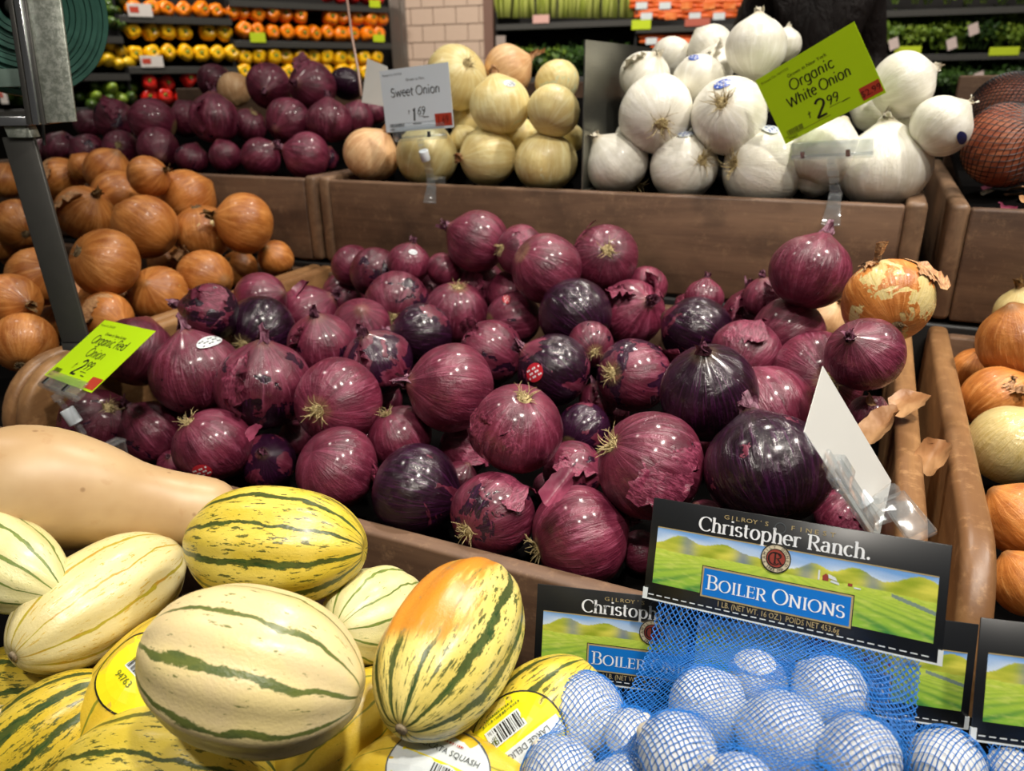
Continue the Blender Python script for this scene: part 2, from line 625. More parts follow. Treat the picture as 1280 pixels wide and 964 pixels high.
def vcol_mat(name, rough=0.38):
    g = NT(name)
    a = g.n('Attribute', {'attribute_name': 'print'})
    n = g.noise(g.obj(), 900, 2)
    f = g.math('MULTIPLY_ADD', n, 0.16, 0.92)
    return g.out(g.vmath('MULTIPLY', a.outputs['Color'], g.comb(f, f, f)), rough)


M_print = vcol_mat('printed_landscape')


def produce(name, a, b, rough=0.3, scale=3.0, coat=0.0, stretch=(1, 1, 1)):
    g = NT(name)
    n = g.noise(g.vmath('ADD', g.vmath('MULTIPLY', g.obj(), stretch), g.comb(g.math('MULTIPLY', g.rand(), 30.0), 0.0, 0.0)), scale, 3)
    return g.out(g.mix(g.step(n, 0.3, 0.7), lin(a), lin(b)), rough, **{'Coat Weight': coat})


M_pepy = produce('yellow_pepper_skin', '#e0a106', '#efbe12', 0.28)
M_pepo = produce('orange_pepper_skin', '#dc6a06', '#ee8a10', 0.28)
M_pepr = produce('red_pepper_skin', '#a50f10', '#cf2214', 0.25)
M_pstem = produce('green_stem', '#4d6a16', '#7d9422', 0.5)
M_lemon = produce('lemon_skin', '#d9a80c', '#e9c320', 0.4)
M_cuke = produce('green_squash_skin', '#22360f', '#4f6a26', 0.35)
M_limeg = produce('light_green_skin', '#5d7a22', '#8ba032', 0.4)
M_celery = produce('celery_stalk', '#8c9a34', '#c3c96e', 0.4, 6, stretch=(6, 6, 0.6))
M_carrot = produce('carrot_skin', '#d2541a', '#e8743a', 0.4, 5)
M_leaf1 = produce('herb_leaf', '#4a6a18', '#7d942e', 0.5, 8)
M_leaf2 = produce('dark_herb_leaf', '#1f3a12', '#3f5e22', 0.5, 8)
M_bagfilm = produce('carrot_bag_print', '#d8541c', '#f0a060', 0.2, 12)
M_tagwhite = plain('white_shelf_tag', '#cfc9c4', 0.5)
M_taglime = plain('lime_shelf_tag', '#b5c81a', 0.5)
M_tagred = plain('red_shelf_tag', '#b8402c', 0.5)

# ------------------------------------------------------------------ the room
def struct(name, mb, mat, **k):
    o = mb.build(name, mat, **k)
    o['kind'] = 'structure'
    return o


def floor_mat():
    g = NT('store_floor')
    co = g.obj()
    n = g.noise(co, 3, 4)
    return g.out(g.mix(n, lin('#6f675c'), lin('#8a8174')), 0.35)


struct('floor', MB().box(-9, 6, -4, 9, -0.1, 0), floor_mat())

RIM = CAMZ - 0.34          # 0.85
TIER = CAMZ - 0.17         # 1.02


def Z(rel):
    return CAMZ + rel


# low black plinths that carry the bins
def plinth(name, x0, x1, y0, y1, z1, label):
    e = empty(name, ((x0 + x1) / 2, (y0 + y1) / 2, 0))
    c = e.location
    MB().box(x0 - c.x, x1 - c.x, y0 - c.y, y1 - c.y, 0.1, z1).build('cabinet', M_black, e, bevel=0.006)
    MB().box(x0 + .04 - c.x, x1 - .04 - c.x, y0 + .05 - c.y, y1 - .04 - c.y, 0, 0.1).build('toe_kick', M_liner, e)
    tag(e, label, 'display base')


plinth('display_base', -2.08, 1.2, 0.556, 1.225, 0.565, 'black base cabinet carrying the row of lower wooden onion bins')
plinth('display_base', -2.08, 1.2, 1.235, 1.95, 0.85, 'taller black base cabinet carrying the raised back tier of bins')
plinth('display_base', -1.15, 0.45, 0.02, 0.545, 0.46, 'black base cabinet under the squash and bagged boiler onions')


# ------------------------------------------------------------------ wooden bins
def side_outline(y0, y1, zb, zt, rad, n=8):
    pts = [(y1, zb), (y1, zt)]
    if rad > 0:
        for k in range(n + 1):
            a = PI / 2 * k / n
            pts.append((y0 + rad - rad * math.sin(a), zt - rad + rad * math.cos(a)))
    else:
        pts.append((y0, zt))
    pts.append((y0, zb))
    return pts


def extrude_x(mb, outline, x0, x1):
    n = len(outline)
    V = [(x0, y, z) for (y, z) in outline] + [(x1, y, z) for (y, z) in outline]
    F = [tuple(range(n)), tuple(range(2 * n - 1, n - 1, -1))]
    for k in range(n):
        F.append((k, n + k, n + (k + 1) % n, (k + 1) % n))
    mb.add(V, F)


def make_bin(name, label, x0, x1, xl, xr, yf, yb, zb, zt_side, zt_front, zt_back, rad, liner, left=True, right=True, back=True):
    """x0..x1 inner span, side boards from xl to x0 and from x1 to xr"""
    e = empty(name, ((x0 + x1) / 2, (yf + yb) / 2, zb))
    c = e.location

    def sub(mb):
        mb.V = [(v[0] - c.x, v[1] - c.y, v[2] - c.z) for v in mb.V]
        return mb
    sub(MB().box(x0, x1, yf, yf + 0.022, zb, zt_front)).build('front_board', M_woodX, e, bevel=0.004)
    if back:
        sub(MB().box(x0, x1, yb - 0.022, yb, zb, zt_back)).build('back_board', M_woodX, e, bevel=0.004)
    ol = side_outline(yf - 0.001, yb, zb, zt_side, rad)
    for on, a, b in ((left, xl, x0), (right, x1, xr)):
        if on:
            mb = MB()
            extrude_x(mb, ol, a, b)
            sub(mb).build('side_board', M_woodYg if 'tier' in name else M_woodY, e, bevel=0.0085, seg=3)
    (ya, za), (yb2, zb2) = liner
    mb = MB()
    mb.hexa([(x0, ya, za - .012), (x1, ya, za - .012), (x1, yb2, zb2 - .012), (x0, yb2, zb2 - .012),
             (x0, ya, za), (x1, ya, za), (x1, yb2, zb2), (x0, yb2, zb2)])
    sub(mb).build('display_riser', M_liner, e)
    tag(e, label, 'bin')
    return e


def lz(z):
    return CAMZ + z


make_bin('wooden_bin', 'wooden bin heaped with the large red onions in the middle', -0.975, 0.058, -1.0, 0.083, 0.553, 1.229,
         lz(-0.62), lz(-0.34), lz(-0.438), lz(-0.35), 0.09, ((0.575, lz(-0.507)), (1.207, lz(-0.440))))
make_bin('wooden_bin', 'wooden bin of brown yellow onions at the left edge', -2.06, -1.029, -2.085, -1.004, 0.553, 1.229,
         lz(-0.62), lz(-0.34), lz(-0.438), lz(-0.35), 0.09, ((0.575, lz(-0.44)), (1.207, lz(-0.40))))
make_bin('wooden_bin', 'wooden bin of brown yellow onions at the right edge', 0.131, 1.17, 0.105, 1.195, 0.553, 1.229,
         lz(-0.62), lz(-0.34), lz(-0.438), lz(-0.35), 0.09, ((0.575, lz(-0.45)), (1.207, lz(-0.42))))
make_bin('wooden_tier_bin', 'raised back bin holding sweet onions and white onions', -0.972, 0.048, -0.999, 0.077, 1.236, 1.92,
         lz(-0.335), lz(-0.166), lz(-0.172), lz(0.0), 0.0, ((1.258, lz(-0.235)), (1.56, lz(-0.03))))
make_bin('wooden_tier_bin', 'raised back bin holding the small red onions at left', -2.06, -1.034, -2.085, -1.007, 1.236, 1.92,
         lz(-0.335), lz(-0.166), lz(-0.172), lz(0.0), 0.0, ((1.258, lz(-0.255)), (1.64, lz(-0.085))))
eb = make_bin('wooden_tier_bin', 'nearly empty raised bin with one netted onion at right', 0.130, 1.17, 0.105, 1.195, 1.236, 1.92,
              lz(-0.335), lz(-0.166), lz(-0.172), lz(0.0), 0.0, ((1.258, lz(-0.178)), (1.897, lz(-0.122))))
# front bin: a low tray in front of the red onions
tr = empty('low_front_bin', (-0.35, 0.29, lz(-0.73)))
_c = tr.location


def _sub(mb):
    mb.V = [(v[0] - _c.x, v[1] - _c.y, v[2] - _c.z) for v in mb.V]
    return mb


_sub(MB().box(-1.12, 0.42, 0.02, 0.042, lz(-0.73), lz(-0.60))).build('front_board', M_woodX, tr, bevel=0.004)
_sub(MB().box(-1.142, -1.12, 0.02, 0.547, lz(-0.73), lz(-0.56))).build('side_board', M_woodY, tr, bevel=0.006)
_sub(MB().box(0.42, 0.442, 0.02, 0.547, lz(-0.73), lz(-0.56))).build('side_board', M_woodY, tr, bevel=0.006)
_sub(MB().box(-1.12, 0.42, 0.042, 0.547, lz(-0.66), lz(-0.64))).build('display_riser', M_liner, tr)
_m = MB()
_m.hexa([(-0.10, 0.05, lz(-0.64)), (0.42, 0.05, lz(-0.64)), (0.42, 0.545, lz(-0.64)), (-0.10, 0.545, lz(-0.64)),
         (-0.10, 0.05, lz(-0.56)), (0.42, 0.05, lz(-0.56)), (0.42, 0.545, lz(-0.455)), (-0.10, 0.545, lz(-0.455))])
_sub(_m).build('raised_step', M_liner, tr)
tag(tr, 'low front bin holding squash and bagged boiler onions', 'bin')

# steel divider between the sweet and the white onions
dv = MB().box(-0.0012, 0.0012, 0, 0.50, 0, 0.236)
dv.box(-0.0012, 0.012, 0, 0.50, -0.002, 0.0)
d_o = dv.build('bin_divider', M_divider, None, M=Matrix.Translation((-0.453, 1.262, lz(-0.173))))
tag(d_o, 'upright steel divider plate between sweet onions and white onions', 'divider')

# ------------------------------------------------------------------ onion shapes (unit radius, root down, neck up)
def onion_shape(seed, h=0.92, neck=0.22, neck_r=0.11, nu=56, nv=34, bump=0.018):
    rs = np.random.RandomState(seed)
    ph = rs.rand(6) * 2 * PI
    V = []
    F = []
    for j in range(nv + 1):
        f = -PI / 2 + PI * j / nv
        r = math.cos(f)
        z = h * math.sin(f)
        r = r ** 0.96 if r > 0 else 0.0
        s = max(0.0, (f - math.radians(48)) / math.radians(42))
        z += neck * s * s
        if f > 0:
            r = max(r * (1 - 0.18 * s), neck_r * (1 - 0.25 * max(0, s - .8)))
        if j == nv:
            r = 0.0
            z -= 0.03
        z += 0.05 * math.exp(-(r / 0.22) ** 2) if f < 0 else 0.0
        for k in range(nu):
            a = 2 * PI * k / nu
            d = 1 + bump * (math.sin(2 * a + ph[0]) * math.cos(f) + 0.7 * math.sin(3 * a + ph[1] + 2 * f) * math.cos(f)
                            + 0.5 * math.sin(2 * f + ph[2])) + 0.004 * math.sin(11 * a + ph[3]) * math.cos(f)
            V.append((r * math.cos(a) * d, r * math.sin(a) * d, z + 0.02 * math.sin(a + ph[4]) * r))
    for j in range(nv):
        for k in range(nu):
            F.append((j * nu + k, j * nu + (k + 1) % nu, (j + 1) * nu + (k + 1) % nu, (j + 1) * nu + k))
    return V, F


def neck_shape(seed, n=8, length=0.4):
    rs = random.Random(seed)
    mb = MB()
    for i in range(n):
        a = rs.random() * 2 * PI
        L = length * rs.uniform(0.5, 1.1)
        w = rs.uniform(0.05, 0.10)
        r0 = 0.09
        bend = rs.uniform(-0.25, 0.35)
        tw = rs.uniform(-1.2, 1.2)
        pts = []
        for s in range(6):
            t = s / 5
            rr = r0 * (1 - 0.5 * t) + bend * t * t * L
            aa = a + tw * t
            ww = w * (1 - 0.55 * t) * (1 + 0.25 * math.sin(5 * t + i))
            c = Vector((rr * math.cos(aa), rr * math.sin(aa), 0.98 + 0.06 * rs.random() + L * t))
            tt = Vector((-math.sin(aa + tw * t * 2), math.cos(aa + tw * t * 2), 0.25))
            pts += [c - tt * ww, c + tt * ww]
        mb.add(pts, [(2 * s, 2 * s + 1, 2 * s + 3, 2 * s + 2) for s in range(5)])
    return mb


def root_shape(seed, n=26, length=0.3, h=0.92):
    rs = random.Random(seed)
    mb = MB()
    for i in range(n):
        a = rs.random() * 2 * PI
        r0 = 0.15 * math.sqrt(rs.random())
        L = length * rs.uniform(0.35, 1.0)
        p = Vector((r0 * math.cos(a), r0 * math.sin(a), -h + 0.05))
        d = Vector((math.cos(a) * 0.9 * r0 / 0.15, math.sin(a) * 0.9 * r0 / 0.15, -1.0)).normalized()
        cur = Vector((rs.uniform(-1, 1), rs.uniform(-1, 1), rs.uniform(-.2, .9)))
        pts = [p.copy()]
        for s in range(5):
            p = p + d * (L / 5)
            d = (d + cur * 0.32).normalized()
            pts.append(p.copy())
        mb.tube(pts, [0.012, 0.011, 0.010, 0.009, 0.007, 0.004], 4, caps=False)
    # flat root disc
    mb.lathe([(0.0, -h + 0.0), (0.10, -h + 0.01), (0.17, -h + 0.045), (0.20, -h + 0.09)], 14)
    return mb


def flake_shape(seed, u=1.1, v0=-0.6, v1=0.9, lift=0.14, base=1.012, h=0.92):
    """torn piece of outer skin that still hugs the bulb and curls away on one edge"""
    rs = random.Random(seed)
    n, m = 14, 12
    V = []
    e0 = [rs.uniform(-.12, .12) for _ in range(m + 1)]
    e1 = [rs.uniform(-.16, .16) for _ in range(m + 1)]
    f0 = [rs.uniform(-.10, .10) for _ in range(n + 1)]
    f1 = [rs.uniform(-.12, .12) for _ in range(n + 1)]
    for j in range(m + 1):
        for i in range(n + 1):
            s = i / n
            t = j / m
            a = -u / 2 + e0[j] * (1 - s) + s * (u + e1[j])
            f = v0 + f0[i] * (1 - t) + t * (v1 - v0 + f1[i])
            curl = max(0.0, s - 0.5) / 0.5
            rr = base + lift * curl ** 2 + 0.012 * math.sin(9 * s + 4 * t + seed)
            V.append((rr * math.cos(f) * math.cos(a), rr * math.cos(f) * math.sin(a), h * rr * math.sin(f)))
    F = [(j * (n + 1) + i, j * (n + 1) + i + 1, (j + 1) * (n + 1) + i + 1, (j + 1) * (n + 1) + i) for j in range(m) for i in range(n)]
    return V, F


NVAR = 5
_on = {}


def onion_mesh_of(kind, var):
    key = (kind, var)
    if key not in _on:
        mat = {'red': M_red, 'yel': M_yel, 'sweet': M_sweet, 'tan': M_tan, 'white': M_white, 'pearl': M_pearl, 'netred': M_netred}[kind]
        hh = [0.90, 0.96, 0.86, 0.93, 1.0][var]
        nk = {'red': 0.18, 'yel': 0.16, 'sweet': 0.12, 'tan': 0.2, 'white': 0.26, 'pearl': 0.18, 'netred': 0.12}[kind]
        V, F = onion_shape(10 * var + len(kind), hh, nk)
        _on[key] = mesh(kind + '_onion', V, F, mat)
    return _on[key]


_part = {}


def part_mesh(pk, kind, var):
    key = (pk, kind, var)
    if key not in _part:
        if pk == 'neck':
            mat = {'red': M_redneck, 'yel': M_yelneck, 'sweet': M_tanpaper, 'tan': M_tanpaper, 'white': M_whitepaper, 'pearl': M_whitepaper, 'netred': M_tanpaper}[kind]
            me = neck_shape(var + 3, 9, {'red': 0.30, 'yel': 0.34, 'white': 0.24, 'sweet': 0.2, 'tan': .5}.get(kind, 0.25)).mesh('neck', mat, True)
        elif pk == 'root':
            mat = M_root if kind != 'yel' else M_rootdark
            me = root_shape(var + 5, 30, {'red': 0.34, 'white': 0.5, 'yel': 0.15}.get(kind, 0.25)).mesh('root_tuft', mat, True)
        else:
            mat = {'red': M_redpaper, 'yel': M_tanpaper, 'sweet': M_tanpaper, 'tan': M_tanpaper, 'white': M_whitepaper}.get(kind, M_tanpaper)
            spec = [(1.0, -0.5, 0.8, 0.16), (0.7, -0.2, 1.1, 0.24), (1.5, -0.7, 0.4, 0.10), (0.6, 0.2, 1.15, 0.35)][var % 4]
            V, F = flake_shape(var + 2, *spec)
            me = mesh('loose_skin', V, F, mat)
        _part[key] = me
    return _part[key]


def solve_t(L, panel, limits):
    """forward distance of every onion: rest on the riser, then spread until neighbours only touch"""
    n = len(L)
    D = np.array([RAY(o['x'], o['y'])[:] for o in L])
    rp = np.array([o['r'] / FPX for o in L])
    (ya, za), (yb, zb) = panel
    k = (zb - za) / (yb - ya)
    lift = np.array([o['lift'] for o in L])

    def tp(li):
        # z*t - rp*t = za + k*(y*t - ya) + li
        return (za - k * ya + li) / (D[:, 2] - rp - k * D[:, 1])
    tmax = np.abs(tp(np.zeros(n)))
    t = np.abs(tp(lift))
    lo = np.full(n, 0.2)
    hi = tmax.copy()
    if 'yb' in limits:
        hi = np.minimum(hi, limits['yb'] / (D[:, 1] + rp))
    if 'yf' in limits:
        lo = np.maximum(lo, limits['yf'] / np.maximum(D[:, 1] - rp, 1e-3))
    if 'xl' in limits:
        q = D[:, 0] - rp
        hi = np.where(q < 0, np.minimum(hi, limits['xl'] / np.minimum(q, -1e-6)) if limits['xl'] < 0 else hi, hi)
    if 'xr' in limits:
        q = D[:, 0] + rp
        if limits['xr'] > 0:
            hi = np.where(q > 0, np.minimum(hi, limits['xr'] / np.maximum(q, 1e-6)), hi)
        else:
            lo = np.where(q < 0, np.maximum(lo, limits['xr'] / np.minimum(q, -1e-6)), lo)
    if 'xl' in limits and limits['xl'] > 0:
        q = D[:, 0] - rp
        lo = np.where(q > 0, np.maximum(lo, limits['xl'] / np.maximum(q, 1e-6)), lo)
    free = np.array([o.get('free', False) for o in L])
    lo = np.where(free, 0.2, lo)
    hi = np.where(free, 9.0, hi)
    hi = np.maximum(hi, lo)
    t = np.clip(t, lo, hi)
    for it in range(260):
        moved = False
        C = D * t[:, None]
        R = rp * t
        for i in range(n):
            for j in range(i + 1, n):
                d = np.linalg.norm(C[i] - C[j])
                need = 0.94 * (R[i] + R[j])
                if d < need:
                    a, b = (i, j) if t[i] < t[j] else (j, i)
                    s = min(0.3 * (need - d) + 0.0006, 0.012)
                    t[a] = max(lo[a], t[a] - s)
                    t[b] = min(hi[b], t[b] + s)
                    C[a] = D[a] * t[a]
                    C[b] = D[b] * t[b]
                    moved = True
        if not moved:
            break
    return t


def sticker(parent, direction, sx, sy, mat, hscale=0.92, mats=None, roll=0.0, base=1.02):
    """oval label that follows the bulb; direction in the bulb's own space"""
    d = Vector(direction).normalized()
    a = d.cross(Vector((0, 0, 1))).normalized()
    b = d.cross(a)
    a, b = a * math.cos(roll) + b * math.sin(roll), b * math.cos(roll) - a * math.sin(roll)
    V = [d * base]
    F = []
    n = 20
    for ring in (0.5, 1.0):
        for k in range(n):
            q = 2 * PI * k / n
            v = (d + a * (sx * ring * math.cos(q)) + b * (sy * ring * math.sin(q))).normalized() * base
            V.append(v)
    V = [Vector((v.x, v.y, v.z * hscale)) for v in V]
    F = [(0, 1 + k, 1 + (k + 1) % n) for k in range(n)]
    F += [(1 + k, 1 + n + k, 1 + n + (k + 1) % n, 1 + (k + 1) % n) for k in range(n)]
    o = link('sticker', mesh('sticker', V, F, mat), parent)
    if mats:          # print: little bars of lettering
        mb = MB()
        for row in range(-1, 2):
            for c in range(-3, 4):
                if (c + row) % 3 == 0:
                    continue
                u0, w0 = c * 0.22 * sx, row * 0.42 * sy
                q = []
                for (du, dw) in ((-.085, -.10), (.085, -.10), (.085, .10), (-.085, .10)):
                    v = (d + a * (u0 + du * sx) + b * (w0 + dw * sy)).normalized() * (base + 0.006)
                    q.append((v.x, v.y, v.z * hscale))
                mb.add(q, [(0, 1, 2, 3)])
        mb.build('lettering', mats, o)
    return o


HVAR = [0.90, 0.96, 0.86, 0.93, 1.0]


def place_onions(rows, kind, cat, group, panel, limits, name):
    """rows: (x, y, r, lift, end, (ax, ay, az), bare, bare2, tint, flags, label)"""
    L = []
    for q in rows:
        L.append(dict(x=q[0], y=q[1], r=q[2], lift=q[3], free=('F' in q[9])))
    T = solve_t(L, panel, limits)
    out = []
    for i, q in enumerate(rows):
        x, y, r, lift, end, ax, bare, bare2, tint, flags, label = q
        rs = random.Random(i * 17 + int(x))
        t = float(T[i])
        rad = r * t / FPX
        var = rs.randrange(NVAR)
        if end in 'nr':
            var = rs.choice((0, 1, 3))
        knd = 'tan' if 'T' in flags else ('yel' if 'Y' in flags else kind)
        me = onion_mesh_of(knd, var)
        o = link(name if knd == kind or knd == 'tan' else 'yellow_onion', me)
        a = CV(*ax)
        if end == 'r':
            a = -a
        qt = a.to_track_quat('Z', 'Y') @ Quaternion((0, 0, 1), rs.uniform(0, 6.28))
        sc = rad * 1.02
        o.matrix_world = Matrix.Translation(P(x, y, t)) @ qt.to_matrix().to_4x4() @ Matrix.Diagonal((sc, sc, sc, 1))
        o.color = (bare, bare2, tint, 1)
        tag(o, label, cat, group)
        if end == 'n' or 'n' in flags:
            c = link('neck', part_mesh('neck', knd, rs.randrange(3)), o)
            c.rotation_euler.z = rs.uniform(0, 6)
            c.scale = (1.35, 1.35, 1.25)
            c.location.z = {0: -.02, 1: .04, 2: -.06, 3: 0.01, 4: .08}[var] - .26
        if end == 'r' or 'r' in flags:
            c = link('root_tuft', part_mesh('root', knd, rs.randrange(3)), o)
            c.rotation_euler.z = rs.uniform(0, 6)
            c.location.z = 0.92 - HVAR[var]
        inv = o.matrix_world.to_3x3().inverted()

        def facing(*cv):
            return (inv @ CV(*cv)).normalized()
        if 'f' in flags or 'g' in flags:
            # torn skin on the visible side
            v = facing(*((-0.35, 0.35, 0.85) if 'f' in flags else (0.45, 0.2, 0.85)))
            c = link('loose_skin', part_mesh('flake', knd, rs.randrange(4)), o)
            c.rotation_euler.z = math.atan2(v.y, v.x) + rs.uniform(-.2, .2)
        if 'p' in flags:   # big flared petals of skin
            for k in range(2):
                v = facing(*((0.6, 0.55, 0.5) if k == 0 else (-0.5, 0.5, 0.6)))
                c = link('loose_skin', part_mesh('flake', knd, 1 + 2 * k), o)
                c.rotation_euler.z = math.atan2(v.y, v.x)
                c.scale = (1.05, 1.05, 1.05)
        for key, cv, mt, ink, sx, sy in (('1', (0.05, -0.55, 0.75), M_stickred, M_whiteink, 0.26, 0.24), ('2', (0.45, 0.72, 0.45), M_stickwhite, M_inkgrey, 0.38, 0.16),
                                         ('3', (-0.55, -0.05, 0.8), M_stickred, M_whiteink, 0.27, 0.25), ('4', (-0.35, 0.55, 0.7), M_stickblue, M_whiteink, 0.24, 0.18),
                                         ('5', (-0.05, 0.75, 0.55), M_stickwhite, M_stickblue, 0.30, 0.2), ('6', (0.25, -0.6, 0.7), M_sticknavy, M_sticknavy, 0.30, 0.17),
                                         ('7', (-0.25, 0.6, 0.7), M_stickred, M_whiteink, 0.24, 0.14), ('8', (0.3, 0.4, 0.8), M_stickwhite, M_sticknavy, 0.2, 0.15)):
            if key in flags:
                sticker(o, facing(*cv), sx, sy, mt, HVAR[var], ink, roll=rs.uniform(-.4, .4), base=1.03)
        out.append(o)
    return out

